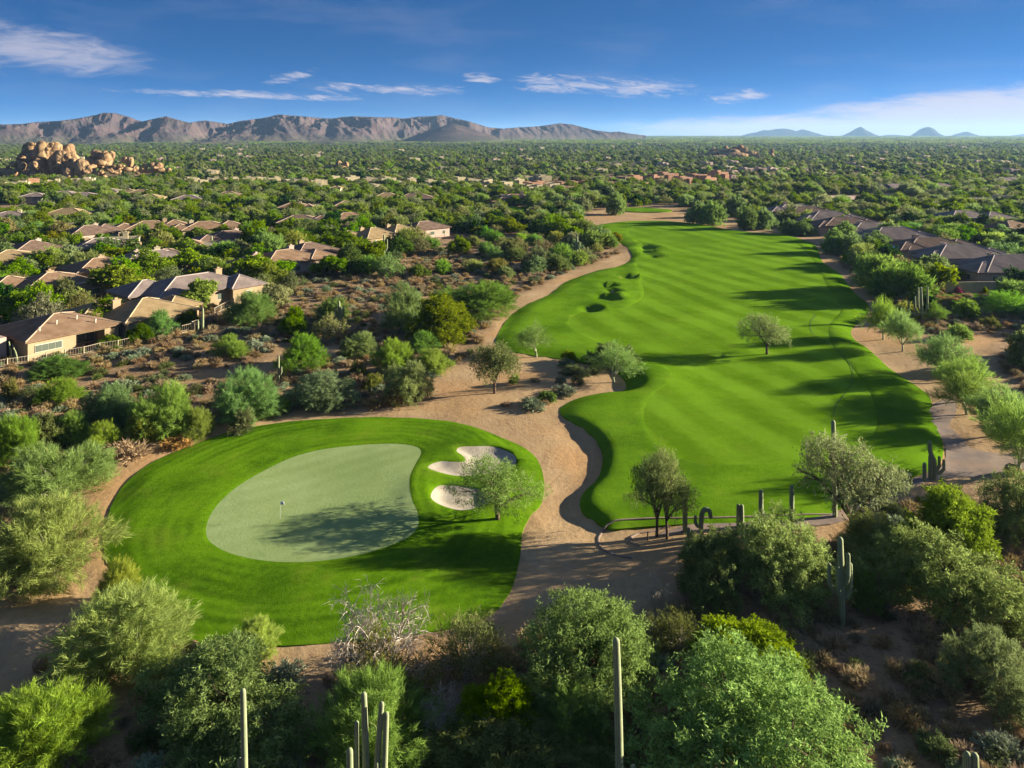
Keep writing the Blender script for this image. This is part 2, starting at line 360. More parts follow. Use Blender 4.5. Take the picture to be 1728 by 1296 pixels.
M_ASPH = mat('dusty asphalt', (.2,.17,.15), .9, m_asph, .1)

# --- terrain sheet
ws = np.concatenate([np.exp(np.arange(math.log(60), math.log(420), .0062)), np.exp(np.arange(math.log(420), math.log(16000), .014))])
Yg = ws-100.0
ug = np.linspace(-1.15, 1.15, 340)
Yg = np.r_[-800, -300, -100, Yg]; wsx = np.r_[700, 250, 90, ws]
XX = ug[None, :]*wsx[:, None]; YY = np.repeat(Yg[:, None], len(ug), 1)
XX = XX + np.sign(ug)[None, :]*np.maximum(np.abs(ug)-1.1, 0)[None, :]*9000
ZZ = height(XX, YY)
s1, s2 = sdist(XX, YY, P_SURR), sdist(XX, YY, P_FAIR)
pth = sdist(XX, YY, P_PATH)
drop = .32*smooth(np.maximum(s1, s2), 0.05, .8)+.12*smooth(pth, .1, .8)
sand = np.zeros_like(XX)
nz = 1.6*fbm(XX/5, YY/5, 3, 31)
for P in P_SANDS: sand = np.maximum(sand, smooth(sdist(XX, YY, P)+nz, -1.4, 1.2))
veg = smooth(YY, 380, 1100)
littr = .9*smooth(-np.abs(sdist(XX, YY, P_SURR)+7.5), -2.6, -1.4)*smooth(-XX, 24, 32)*smooth(YY, 78, 84)
V = np.stack([XX.ravel(), YY.ravel(), (ZZ-drop).ravel()], 1)
nr, nc = XX.shape; q = (np.arange(nr-1)[:, None]*nc+np.arange(nc-1)[None, :]).ravel()
me = mesh_np('ground', V, np.stack([q, q+1, q+nc+1, q+nc], 1), 4, M_GROUND, True,
             {'sand': ('POINT', sand.ravel()), 'veg': ('POINT', veg.ravel()), 'litter': ('POINT', littr.ravel()), 'fd': ('POINT', np.clip(-s2, -30, 60).ravel())})
link('ground', me, kind='structure')

def sheet(name, P, step, off, mt, inner=None, skirt=.45, estep=None, lower=None, gd=False):
    E = resample(P, estep or step); n = len(E)
    lo, hi = E.min(0), E.max(0); r = rngp(3)
    ys = []; y = lo[1]
    pts = []
    while y < hi[1]:
        st = step*max(1, (y/95)**1.15)
        xs = np.arange(lo[0], hi[0], st)
        pts.append(np.stack([xs+r.uniform(-.2, .2, len(xs))*st, np.full(len(xs), y)+r.uniform(-.2, .2, len(xs))*st], 1)); y += st
    pts = np.vstack(pts); s = sdist(pts[:, 0], pts[:, 1], E)
    pts = pts[s > step*.45]
    rings = []
    for (LP, dz) in (lower or []):
        e2 = resample(LP, max(.3, step*.5)); dd = np.roll(e2, -1, 0)-np.roll(e2, 1, 0); dd /= np.hypot(*dd.T)[:, None]+1e-9
        nn = np.stack([-dd[:, 1], dd[:, 0]], 1)*.28; ar = np.sum(e2[:, 0]*np.roll(e2[:, 1], -1)-np.roll(e2[:, 0], -1)*e2[:, 1]); nn *= 1 if ar > 0 else -1
        pts = pts[np.abs(sdist(pts[:, 0], pts[:, 1], LP)) > .42]; rings += [e2+nn*.12, e2+nn]
    if rings: rings = np.vstack(rings); pts = np.vstack([pts, rings[sdist(rings[:, 0], rings[:, 1], E) > step*.45]])
    allp = np.vstack([E, pts])
    vs, ed, fs, *_ = delaunay_2d_cdt([Vector(p) for p in allp], [], [list(range(n))], 1, 1e-5)
    A = np.array([tuple(v) for v in vs]); z = height(A[:, 0], A[:, 1])+off
    if lower:
        for (LP, dz) in lower: z = z-dz*smooth(sdist(A[:, 0], A[:, 1], LP), .06, .24)
    Fc = [tuple(f) for f in fs if len(f) == 3]
    V = [tuple(a)+(zz,) for a, zz in zip(A, z)]
    b = len(V)
    V += [(V[i][0], V[i][1], V[i][2]-skirt) for i in range(n)]
    Fc += [(i, b+i, (i+1) % n) for i in range(n)]+[(b+i, b+(i+1) % n, (i+1) % n) for i in range(n)]
    V = np.array(V); at_ = {}
    if gd: at_['gdist'] = ('POINT', -sdist(V[:, 0], V[:, 1], P_GREEN))
    me = mesh_np(name, V, np.array(Fc), 3, mt, True, at_)
    me.set_sharp_from_angle(angle=math.radians(50))
    return link(name, me, kind='structure')
sheet('green_surround', P_SURR, .62, .035, M_ROUGH, lower=[(P_GREEN, .09), (P_BUNK1, .2), (P_BUNK2, .2)], estep=.5, gd=True)
sheet('putting_green', P_GREEN, .7, .035, M_GREEN, skirt=.12, estep=.5)
sheet('bunker_sand', P_BUNK1, .35, -.02, M_WHITE, skirt=.1, estep=.3)
sheet('bunker_sand', P_BUNK2, .35, -.02, M_WHITE, skirt=.1, estep=.3)
sheet('fairway_rough', P_FAIR, .8, .035, M_FAIRR, estep=.6, lower=[(P_CUT, .10)])
sheet('fairway', P_CUT, .9, .030, M_CUT, skirt=.10, estep=.9)
sheet('cart_path', P_PATH, .9, .03, M_ASPH, skirt=.15, estep=.8)
# greens and turf far off
for pts in ([(-60,352),(0,351),(70,347),(130,349),(130,353),(60,358),(0,362),(-60,364)], [(775,352),(820,347),(880,349),(905,353),(880,358),(820,359)],
            [(1040,353),(1062,350),(1110,352),(1135,356),(1110,358),(1060,357)], [(1586,497),(1640,495),(1666,500),(1668,516),(1630,519),(1600,515)]):
    sheet('far_turf', polyw(pts, .3), 3, .35, M_FAIRR, skirt=.8)

# --- mountains
def m_mount(t, p):
    P = pos(t); n = t.noise(P, .006, 5, .6); f = t.noise(P, .06, 5, .75)
    z = t.sep(P)[2]
    c = t.mix(t.ss(n, .35, .65), (.058, .040, .048), (.115, .075, .070))
    c = t.mix(t.ss(f, .45, .62), c, (.065, .060, .048))
    g = t.m('SUBTRACT', 1.0, t.ss(t.m('ADD', z, t.m('MULTIPLY', n, 30)), 5, 55))
    c = t.mix(t.m('MULTIPLY', g, .75), c, t.mix(t.ss(f, .4, .6), (.13, .125, .07), (.06, .075, .035)))
    bump(t, p, f, .5, 3)
    return c
M_BUTTE = mat('dark wooded butte', (.035,.040,.036), .95, spec=.02)
M_MOUNT = mat('mountain slope', (.2,.15,.1), .95, m_mount, .02)
silx = [-400,-200,-60,0,40,60,100,130,150,175,195,220,232,240,262,280,300,320,345,365,385,405,430,450,470,495,520,540,560,580,600,620,640,660,680,705,730,745,770,790,805,825,850,875,900,925,945,965,985,1005,1030,1045,1060,1090]
sily = [205,212,214,209,208,205,203,199,195,189,190,197,202,204,199,195,201,206,202,205,208,203,200,197,192,194,196,198,199,196,195,196,197,197,199,196,195,193,199,203,208,214,216,214,213,210,207,209,214,219,222,221,224,228]
nu, nv = 760, 210
px = np.linspace(-420, 1090, nu); Ym = np.r_[np.linspace(2300, 4700, 180), np.linspace(4760, 6500, 30)]
U = ((px-CX)/F)[None, :]; PXX = np.repeat(px[None, :], nv, 0); YM = np.repeat(Ym[:, None], nu, 1); XM = U*YM
yr = 4600.0; zs = HCAM+(HZ-np.interp(px, silx, sily))*yr/F
front = np.interp(px, [-400, 0, 300, 600, 800, 1090], [2350, 2400, 2700, 3000, 3500, 4300])
t_ = (YM-front[None, :])/(yr-front[None, :])
tt = np.clip(t_, 0, 1.0)
prof = np.where(t_ <= 1, tt**1.5, np.clip(1-(t_-1)*.9, 0, 1))
def ridged(x, y, s, sd_): return 1-2.2*np.abs(perlin(x/s, y/s, sd_))
wx = XM+.22*YM+110*perlin(XM/420, YM/420, 9)+30*perlin(XM/120, YM/120, 19); wy = YM*.30+70*perlin(XM/280, YM/280, 8)
rg = .78*ridged(wx, wy, 350, 41)+.36*ridged(wx, wy, 200, 42)+.36*ridged(wx*.9+.3*wy, YM*.55, 100, 43)+.17*ridged(XM+.2*YM, YM*.7, 46, 44)+.06*ridged(XM, YM, 22, 45)
amp = 165*smooth(t_, -.05, .30)*(1-.86*smooth(t_, .80, 1.0))*np.interp(px, [700, 850, 1000], [1, .55, .3])[None, :]
zb = HCAM+(HZ-247)*YM/F*smooth(t_, 0, .2)*0
ZM = zs[None, :]*prof*.92+amp*(rg-.25)*1.05
ZM = np.where(t_ > .97, ZM*.0+zs[None, :]*prof+amp*(rg-.25)*.9+3*perlin(XM/40, YM/40, 6), ZM)
ZM -= 8*(1-smooth(t_, 0, .08))
for (hx, hy, hd, hw) in ((765, 211, 3150, 235), (360, 240, 2500, 150), (60, 243, 2450, 190), (570, 238, 2700, 190)):
    cx, cy = (hx-CX)/F*hd, hd; hh = HCAM+(HZ-hy)*hd/F
    d = np.hypot(XM-cx, (YM-cy)*.8)/hw
    cone = hh*np.clip(1-d, 0, 1)**.9*1.05+10*np.clip(1-d, 0, 1)*(ridged(XM, YM, 90, 51))-3
    ZM = np.maximum(ZM, np.where(d < 1, cone, -99))
# keep front ranges below the traced skyline
lim = HCAM+(HZ-np.interp(px, silx, sily)-.8)[None, :]*YM/F
ZM = np.where(ZM > lim, lim-.45*(ZM-lim), ZM)
q = (np.arange(nv-1)[:, None]*nu+np.arange(nu-1)[None, :]).ravel()
me = mesh_np('mountains', np.stack([XM.ravel(), YM.ravel(), ZM.ravel()], 1), np.stack([q, q+1, q+nu+1, q+nu], 1), 4, M_MOUNT, False)
link('mountains', me, kind='structure')
# far buttes on the right horizon
for bi, (x0, x1, D, prof_) in enumerate([(1250, 1395, 11000, [0,.35,.55,.75,.8,1,.9,.7,.85,.6,.3,0]), (1415, 1490, 9800, [0,.2,.45,.8,1,.7,.4,.15,0]),
                       (1535, 1600, 9500, [0,.35,.75,.95,1,.8,.4,.1,0]), (1598, 1665, 10500, [0,.2,.55,.7,.9,.6,.3,.1,0]), (1700, 1800, 11500, [0,.3,.5,.4,.7,.5,0]), (1480, 1540, 12000, [0,.4,.5,.3,0])]):
    hp = [10.5, 13, 12.5, 6, 6, 3][bi]; n = 48; m = 22
    xs = np.linspace(x0, x1, n); pr = np.interp(np.linspace(0, 1, n), np.linspace(0, 1, len(prof_)), prof_)
    A = np.linspace(-1, 1, m); Xb = ((xs-CX)/F*D)[None, :]+0*A[:, None]; wd = (x1-x0)/F*D*.32
    Yb = D+A[:, None]*wd+0*Xb
    Zb = (HCAM+hp*D/F)*pr[None, :]*(1-np.abs(A[:, None])**1.3)*(1+.12*perlin(Xb/120, Yb/120, bi+60))+8*perlin(Xb/60, Yb/60, bi+70)*pr[None, :]-6
    q = (np.arange(m-1)[:, None]*n+np.arange(n-1)[None, :]).ravel()
    me = mesh_np('distant_hills', np.stack([Xb.ravel(), Yb.ravel(), Zb.ravel()], 1), np.stack([q, q+1, q+n+1, q+n], 1), 4, M_BUTTE, False)
    link('distant_hills', me, kind='structure')
# ------------------------------------------------------------------ plants: prototype meshes
def m_leaf(name, dark, light, tr=.30):
    m = bpy.data.materials.new(name); m.use_nodes = True; t = NT(m.node_tree); t.n.clear()
    tone = attr(t, 'tone'); oi = t.node('ShaderNodeObjectInfo'); rnd = oi.outputs['Random']
    c = t.mix(tone, dark, light)
    hsv = t.node('ShaderNodeHueSaturation', ins={'Color': c, 'Hue': t.m('ADD', .466, t.m('MULTIPLY', rnd, .036)),
                 'Saturation': t.m('ADD', .85, t.m('MULTIPLY', t.m('FRACT', t.m('MULTIPLY', rnd, 7.3)), .3)),
                 'Value': t.m('ADD', .78, t.m('MULTIPLY', t.m('FRACT', t.m('MULTIPLY', rnd, 13.7)), .44))})
    c = t.mix(1.0, hsv.outputs[0], oi.outputs['Color'], 'MULTIPLY')
    d = t.node('ShaderNodeBsdfDiffuse', ins={'Color': c}); tl = t.node('ShaderNodeBsdfTranslucent', ins={'Color': c})
    mx = t.node('ShaderNodeMixShader', ins={0: tr, 1: d.outputs[0], 2: tl.outputs[0]})
    o = t.node('ShaderNodeOutputMaterial'); t.l.new(mx.outputs[0], o.inputs[0]); return m
LEAF = dict(palo=m_leaf('palo verde twigs', (.100,.160,.024), (.290,.430,.110), .50),
            mesq=m_leaf('dusty desert foliage', (.085,.112,.030), (.320,.375,.150), .48),
            lush=m_leaf('lush green foliage', (.058,.115,.007), (.215,.340,.020), .45),
            creo=m_leaf('creosote foliage', (.055,.085,.022), (.160,.205,.065)),
            dry=m_leaf('dry bursage', (.20,.150,.070), (.44,.36,.175), .25),
            gray=m_leaf('silver scrub', (.10,.14,.075), (.30,.36,.22), .2),
            dark=m_leaf('dark citrus foliage', (.012,.040,.008), (.045,.110,.020), .25),
            pink=m_leaf('bougainvillea', (.16,.01,.03), (.60,.10,.20), .3))
def m_bark(a, b, sc):
    def f(t, p):
        P = pos(t); n = t.noise(P, sc, 4, .7); bump(t, p, n, .6, .04); return t.mix(t.ss(n, .35, .65), a, b)
    return f
BARK = mat('dark mesquite bark', (.1,.07,.05), .95, m_bark((.060,.040,.028), (.150,.105,.075), 4), .05)
BARKG = mat('green palo verde bark', (.2,.22,.1), .8, m_bark((.20,.22,.10), (.42,.42,.27), 3), .1)
BARKD = mat('bleached dead wood', (.35,.3,.24), .95, m_bark((.22,.18,.13), (.52,.46,.37), 5), .05)

def lobes_for(r, w, h, z0, n, spread=.30, flat=1.0):
    L = []
    for i in range(n):
        a = 2*PI*(i*.38+r.uniform(0, .5)); d = spread*w*(math.sqrt((i+.5)/n)*r.uniform(.8, 1.25) if i else .1)
        rad = w*r.uniform(.12, .23)
        top = h*(1-.42*min(1.3, d/(spread*w))**2)*r.uniform(.70, 1.0)
        rz = max(.10*h, min(rad*flat, (top-z0*h)*.55)); cz = top-rz
        L.append((np.array([d*math.cos(a), d*math.sin(a), cz]), np.array([rad, rad, rz])))
        if z0 < .2 and cz-rz > h*.15:
            L.append((np.array([d*1.15*math.cos(a+.3), d*1.15*math.sin(a+.3), max(cz-rz*1.1, h*.22)]), np.array([rad*1.05, rad*1.05, rz*.9])))
    return L
def leaves(r, w, h, z0, N, L, Wd, n=8, mode='leaf', clump=.28, spread=.30, flat=1.0, per=38, lobes=None, fill=.22):
    LB = lobes or lobes_for(r, w, h, z0, n, spread, flat)
    C = np.array([l[0] for l in LB]); R = np.array([l[1] for l in LB])
    M = max(8, N//per); area = (R[:, 0]*R[:, 2]); k = r.choice(len(LB), M*3, p=area/area.sum())
    d = r.normal(size=(M*3, 3)); d[:, 2] = d[:, 2]*.9+.25; d /= np.linalg.norm(d, axis=1)[:, None]
    rad = np.where(r.random(M*3) < fill, r.uniform(.35, .85, M*3), 1-np.abs(r.normal(0, .10, M*3))+r.normal(0, .05, M*3))
    # lumpy surface so that the outline is uneven
    rad = rad*(1+.16*np.sin(d[:, 0]*5+k*1.7)*np.sin(d[:, 1]*6+k)*1.0+.10*np.sin(d[:, 2]*9+k*2.3))
    c = C[k]+d*R[k]*rad[:, None]
    inner = np.zeros(len(c), bool)
    for cc, rr in LB: inner |= (((c-cc)/rr)**2).sum(1) < .30
    c = c[~inner | (r.random(len(c)) < .12)]; dd = d[~inner | False] if False else None
    ok = c[:, 2] > z0*h*.6+.05
    c = c[ok][:M]; M = len(c)
    cen = np.array([0, 0, h*(.35+.4*z0)])
    od = c-cen; od /= np.linalg.norm(od, axis=1)[:, None]+1e-6
    ct = np.clip(r.normal(.5, .22, M), 0, 1)
    P = np.repeat(c, per, 0); O = np.repeat(od, per, 0); T = np.repeat(ct, per)+r.normal(0, .13, M*per)
    n_ = len(P)
    # every clump is a branchlet: leaves strung along its own direction
    a_ = dict(spray=(.60, .42, .38), weep=(.5, -.3, .4), leaf=(.55, .12, .55))[mode]
    Dc = od*a_[0]+np.array([0, 0, a_[1]])+r.normal(0, a_[2], (M, 3)); Dc /= np.linalg.norm(Dc, axis=1)[:, None]
    DC = np.repeat(Dc, per, 0); tt_ = r.random(n_)
    P = P+DC*((tt_-.4)*clump*(4.2 if mode == 'spray' else 3.0))[:, None]+r.normal(0, 1, (n_, 3))*(clump*(.62-.40*tt_))[:, None]
    T = T+(tt_-.45)*.35
    D = DC*(.9 if mode == 'spray' else .35)+r.normal(0, .33 if mode == 'spray' else .62, (n_, 3))
    D /= np.linalg.norm(D, axis=1)[:, None]
    Sd = np.cross(D, r.normal(size=(n_, 3))); Sd /= np.linalg.norm(Sd, axis=1)[:, None]+1e-6
    l = L*r.uniform(.6, 1.3, n_)[:, None]; ww = Wd*r.uniform(.7, 1.3, n_)[:, None]
    V = np.empty((n_, 3, 3)); V[:, 0] = P-Sd*ww*.5; V[:, 1] = P+Sd*ww*.5; V[:, 2] = P+D*l
    V[..., 2] = np.maximum(V[..., 2], .02)
    return V.reshape(-1, 3), np.clip(T, 0, 1), LB
def leafmesh(name, V, T, mt):
    return mesh_np(name, V, np.arange(len(V)).reshape(-1, 3), 3, mt, False, {'tone': ('FACE', T)})
def wood(r, LB, h, z0, mt, thick=.16, stems=3, twigs=2, lean=.0, low=.0):
    mb = MB(); n = min(stems, len(LB)); idx = r.permutation(len(LB))
    base = Vector((0, 0, -.25))
    fork = Vector((r.normal(0, .1), r.normal(0, .1), z0*h*.35+.1))
    if low == 0: mb.tube([base, base.lerp(fork, .5)+Vector((.03, .02, 0)), fork], [thick*1.35, thick*1.1, thick], 7)
    for j in range(len(LB)):
        c = Vector(LB[idx[j]][0]); rr = LB[idx[j]][1]
        s = fork if low == 0 else Vector((r.normal(0, .12), r.normal(0, .12), -.2))
        if j >= n: s = s.lerp(Vector(LB[idx[j % n]][0]), .45)
        th = thick*(.8 if j < n else .5)
        mid = s.lerp(c, .5)+Vector((r.normal(0, .12), r.normal(0, .12), .12*h*.3))
        pts = [s, s.lerp(mid, .5)+Vector((r.normal(0, .05), r.normal(0, .05), .03)), mid, mid.lerp(c, .55)+Vector((r.normal(0, .08), r.normal(0, .08), 0)), c]
        mb.tube(pts, [th, th*.8, th*.6, th*.45, th*.25], 6)
        for q in range(twigs):
            a = pts[r.integers(2, 4)]; d = Vector(r.normal(size=3)); d.z = abs(d.z)*.7; d.normalize()
            e = c+Vector((d.x*rr[0], d.y*rr[1], d.z*rr[2]))*(.9 if q % 3 else 1.28)
            mb.tube([a, a.lerp(e, .5)+Vector((0, 0, .06)), e], [th*.36, th*.22, th*.08], 4, cap=False)
    return mb.mesh('trunk', mt, True)
PROTO = {}    # kind -> list of (width, height, trunk mesh, crown mesh)
def make(kind, seed, w, h, z0, N, L, Wd, leaf, bark, n=6, mode='leaf', clump=.28, spread=.30, flat=1.0, per=38, thick=.15, stems=3, twigs=3, low=0, fill=.22):
    r = rngp(seed)
    V, T, LB = leaves(r, w, h, z0, N, L, Wd, n, mode, clump, spread, flat, per, None, fill)
    cr = leafmesh('crown', V, T, LEAF[leaf])
    tr = wood(r, LB, h, z0, bark, thick, stems, twigs, low=low) if bark else None
    ext = np.percentile(np.abs(V[:, :2]), 98.5); top = np.percentile(V[:, 2], 99.3)
    PROTO.setdefault(kind, []).append((2*ext, top, tr, cr))
for s in range(3):
    make('palo_bush', 100+s, 7, 5.2, .04, 34000, .42, .034, 'palo', BARKG, n=11, mode='spray', clump=.24, per=44, low=1, thick=.11, stems=5)
    make('mesq_bush', 120+s, 8, 5.4, .04, 42000, .18, .060, 'mesq', BARK, n=13, clump=.26, per=46, low=1, thick=.13, stems=4, spread=.32)
for s in range(2):
    make('lush_bush', 140+s, 6, 4.6, .04, 40000, .19, .075, 'lush', BARK, n=10, clump=.25, per=44, low=1, thick=.1, stems=4)
    make('palo_tree', 160+s, 6, 5, .36, 9500, .44, .036, 'palo', BARKG, n=10, mode='spray', clump=.30, per=34, thick=.12, stems=4)
    make('mesq_tree', 180+s, 8, 6, .50, 11500, .20, .062, 'mesq', BARK, n=15, clump=.32, per=26, thick=.16, stems=5, twigs=4, spread=.36, flat=.5)
make('thin_tree', 190, 5, 4.6, .38, 3600, .5, .045, 'palo', BARKG, n=7, mode='spray', clump=.40, per=22, thick=.11, stems=4, twigs=7)
make('open_tree', 191, 6, 5.2, .42, 9000, .22, .07, 'creo', BARK, n=9, clump=.36, per=26, thick=.13, stems=6, twigs=6, flat=1.2)
make('sparse_bush', 192, 6, 4.6, .05, 7000, .25, .06, 'creo', BARKD, n=9, mode='spray', clump=.35, per=22, low=1, thick=.07, stems=9, twigs=8)
for s in range(4):   # mid distance versions
    make('palo_mid', 200+s, 6, 4.4, .05, 8000, .50, .10, 'palo', BARKG, n=9, mode='spray', clump=.30, per=26, low=1, thick=.1)
    make('mesq_mid', 210+s, 7, 4.6, .05, 9000, .33, .17, 'mesq', BARK, n=10, clump=.30, per=24, low=1, thick=.12)
    make('lush_mid', 220+s, 7, 4.8, .16, 9000, .34, .18, 'lush', BARK, n=10, clump=.30, per=24, thick=.16, spread=.32)
for s in range(3): make('open_mid', 226+s, 7.5, 4.8, .10, 4200, .36, .15, 'mesq', BARKD, n=13, clump=.32, per=20, low=1, thick=.10, stems=6, twigs=5, spread=.36)
for s in range(2):
    make('lush_tree_mid', 230+s, 7.5, 5.2, .36, 6800, .42, .23, 'lush', BARK, n=7, clump=.30, per=24, thick=.18, spread=.33, flat=.7)
    make('dark_mid', 236+s, 5, 4.6, .04, 4200, .38, .22, 'dark', BARK, n=5, clump=.25, per=24, low=1, thick=.12)
make('creo_shrub', 240, 2.6, 1.7, .02, 2600, .30, .055, 'creo', BARK, n=6, mode='spray', clump=.18, per=20, low=1, thick=.03, stems=6)
make('creo_shrub', 241, 2.6, 1.5, .02, 2600, .28, .06, 'creo', BARK, n=5, mode='spray', clump=.18, per=20, low=1, thick=.03, stems=6)
make('gray_shrub', 244, 2.2, 1.2, .02, 2400, .20, .07, 'gray', BARKD, n=6, mode='spray', clump=.14, per=20, low=1, thick=.02, stems=6)
make('green_shrub', 246, 2.2, 1.5, .02, 2600, .18, .08, 'lush', BARK, n=5, clump=.14, per=20, low=1, thick=.03, stems=6)
make('pink_shrub', 247, 3.2, 1.6, .02, 2200, .22, .12, 'pink', BARK, n=5, clump=.16, per=20, low=1, thick=.03, stems=6)
for s in range(3):
    make('dry_shrub', 250+s, 1.7, .75, .02, 1300, .24, .045, 'dry', None, n=5, mode='spray', clump=.12, per=14, fill=.4)
def twiggy(seed, w, h, n=46, mt=BARKD):
    r = rngp(seed); mb = MB()
    def grow(p, d, l, rad, dep):
        e = p; pts = [p]
        for k in range(4):
            d = (d+Vector(r.normal(0, .16, 3))+Vector((0, 0, -.05 if dep > 1 else .02))).normalized(); e = e+d*l/4; pts.append(e)
        mb.tube(pts, [rad*(1-.16*i) for i in range(5)], 4 if dep < 2 else 3, cap=False)
        if dep < 4:
            for k in range([4, 4, 4, 3][dep]):
                q = pts[r.integers(2, 5)]; nd = (d+Vector(r.normal(0, .55, 3))).normalized()
                grow(q, nd, l*r.uniform(.5, .75), rad*.6, dep+1)
    for i in range(13):
        a = 2*PI*i/13+r.uniform(0, .5); e = r.uniform(.4, 1.25)
        grow(Vector((0, 0, -.1)), Vector((math.cos(a)*math.cos(e), math.sin(a)*math.cos(e), math.sin(e))), h*.52, .085, 0)
    m = mb.mesh('branches', mt); co = np.array(mb.v)
    return m, 2*np.percentile(np.abs(co[:, :2]), 98), np.percentile(co[:, 2], 99)
for s in range(2):
    m, w_, h_ = twiggy(300+s, 6, 5); PROTO.setdefault('dead_bush', []).append((w_, h_, m, None))
# cheap far crowns (single meshes, used only for the uncountable distance)
def farproto(seed, leaf, w, h, N, L, Wd, n=4):
    r = rngp(seed); V, T, LB = leaves(r, w, h, .06, N, L, Wd, n, 'leaf', .5, .3, 1.0, 10)
    return leafmesh('far_crown', V, T, LEAF[leaf])

NAMES = dict(palo_bush='palo_verde_tree', palo_tree='palo_verde_tree', palo_mid='palo_verde_tree', mesq_bush='mesquite_tree', mesq_tree='mesquite_tree', mesq_mid='mesquite_tree', open_mid='mesquite_tree',
   lush_bush='leafy_tree', lush_mid='leafy_tree', lush_tree_mid='leafy_tree', dark_mid='dark_evergreen_tree', thin_tree='palo_verde_tree', open_tree='olive_tree', sparse_bush='sparse_tree',
   creo_shrub='desert_shrub', gray_shrub='silver_shrub', green_shrub='green_shrub', pink_shrub='flowering_shrub', dry_shrub='dry_shrub', dead_bush='dead_bush')
CATS = dict(desert_shrub='shrub', silver_shrub='shrub', green_shrub='shrub', flowering_shrub='shrub', dry_shrub='shrub', dead_bush='dead bush')
PR = random.Random(77)
FOOT = []      # occupied discs (x, y, r)
def plant(kind, x, y, w, h, label, group=None, tint=None, parts=True, var=None, z=None, rz=None):
    pr = PROTO[kind]; pw, ph, tr, cr = pr[(var if var is not None else PR.randrange(len(pr))) % len(pr)]
    nm = NAMES[kind]; z = hz1(x, y) if z is None else z
    s = (w/pw, w/pw*PR.uniform(.93, 1.07), h/ph); rz = PR.uniform(0, 6.28) if rz is None else rz
    if parts and tr and cr:
        e = link(nm, None, None, (x, y, z), rz, s, label=label, cat=CATS.get(nm, 'tree'), group=group)
        a = link('trunk', tr, e); b = link('crown', cr, e)
        if tint: b.color = (*tint, 1)
    else:
        e = link(nm, cr or tr, None, (x, y, z), rz, s, label=label, cat=CATS.get(nm, 'tree'), group=group)
        if tint: e.color = (*tint, 1)
    return e
def bush(kind, x0, y0, x1, y1, label, tint=None, var=None, group=None):
    X_, Yf, z = ground((x0+x1)/2, y1)
    wd = (x1-x0)*Yf/F; Yc = Yf+.38*wd; wd = (x1-x0)*Yc/F
    Xc = ((x0+x1)/2-CX)*Yc/F; z = hz1(Xc, Yc)
    hh = max(.5, HCAM-(y0-HZ)*(Yc+.05*wd)/F-z)
    FOOT.append((Xc, Yc, wd*.5))
    return plant(kind, Xc, Yc, wd, hh, label, group, tint, True, var, z)
def tree(kind, x0, y0, x1, bx, by, label, tint=None, var=None, group=None):
    X_, Yb, z = ground(bx, by)
    wd = (x1-x0)*Yb/F; hh = HCAM-(y0-HZ)*Yb/F-z
    FOOT.append((X_, Yb, wd*.45))
    return plant(kind, X_, Yb, wd, hh, label, group, tint, True, var, z)
pale = (1.08, 1.04, 1.25); yel = (1.35, 1.15, .6); gry = (1.1, 1.05, 1.15); dk = (.75, .8, .72); brt = (1.2, 1.2, .95); olv = (1.15, .95, .7)
# foreground, bottom of the frame
bush('palo_bush', 20, 750, 178, 872, 'feathery pale green palo verde left of the sandy ring, upper of the two big ones', pale, 0)
bush('palo_bush', -20, 845, 186, 1012, 'largest bright feathery palo verde at the left edge beside the green surround', brt, 1)
bush('palo_bush', 165, 943, 238, 1040, 'small yellow-green palo verde just below the largest left-edge one', yel, 2)
bush('palo_bush', 85, 1000, 312, 1175, 'wide pale grey-green palo verde below the left end of the green surround', pale, 2)
bush('palo_bush', -30, 1160, 166, 1345, 'bright green palo verde in the bottom left corner', brt, 0)
bush('palo_bush', 400, 1043, 475, 1120, 'small feathery palo verde tip against the lower edge of the turf', brt, 1)
bush('mesq_bush', 235, 1112, 560, 1335, 'broad dark grey-green mesquite behind the single tall saguaro', (.85,.95,.85), 0)
bush('palo_bush', 530, 1140, 745, 1350, 'drooping green palo verde behind the saguaro cluster', (.9,1.0,.8), 1)
bush('dead_bush', 545, 1000, 735, 1215, 'bleached bare bush with silvery twigs in front of the turf', None, 0)
bush('sparse_bush', 548, 1060, 740, 1235, 'thin yellowish twiggy growth under the bleached bare bush', yel, 0)
bush('sparse_bush', 705, 1035, 868, 1200, 'sparse open tree of thin greenish twigs over the sandy strip', None, 0)
bush('dead_bush', 700, 1165, 795, 1265, 'small brown dead brush in the dark gap beside the saguaro cluster', (.5,.4,.35), 1)
bush('mesq_bush', 862, 1003, 1112, 1235, 'big round green mesquite left of the tall saguaro pole', (.85,1.15,.7), 1)
bush('lush_bush', 775, 1143, 915, 1290, 'bright green bush in the dark hollow left of the big round mesquite', (1.0,1.0,.9), 0)
bush('palo_bush', 900, 1165, 1022, 1300, 'yellow-green leafy bush in front of the big round mesquite', (.95,1.05,.75), 2)
bush('sparse_bush', 1075, 1035, 1205, 1150, 'olive brown thin shrub right of the big round mesquite', olv, 0)
bush('lush_bush', 1165, 1065, 1350, 1215, 'saturated green bush above the largest foreground mesquite', (1,1,.9), 1)
bush('mesq_bush', 1088, 1125, 1445, 1430, 'largest light green mesquite at the bottom right of centre', (1.05,1.35,.8), 2)
bush('mesq_bush', 700, 1235, 1030, 1430, 'dark mesquite filling the bottom edge behind the saguaro cluster', dk, 1)
bush('mesq_bush', 1125, 905, 1290, 1045, 'shaded dark mesquite beside the dirt track left of the long twin mesquite', (.75,.85,.8), 0)
bush('mesq_bush', 1225, 872, 1405, 1040, 'tall grey-green mesquite standing left of the many-armed saguaro', (1.0,1.2,.85), 2)
tree('mesq_tree', 1365, 745, 1535, 1436, 912, 'pale grey-green tree in front of the fairway with a saguaro behind it', (1.15,1.15,1.2), 1)
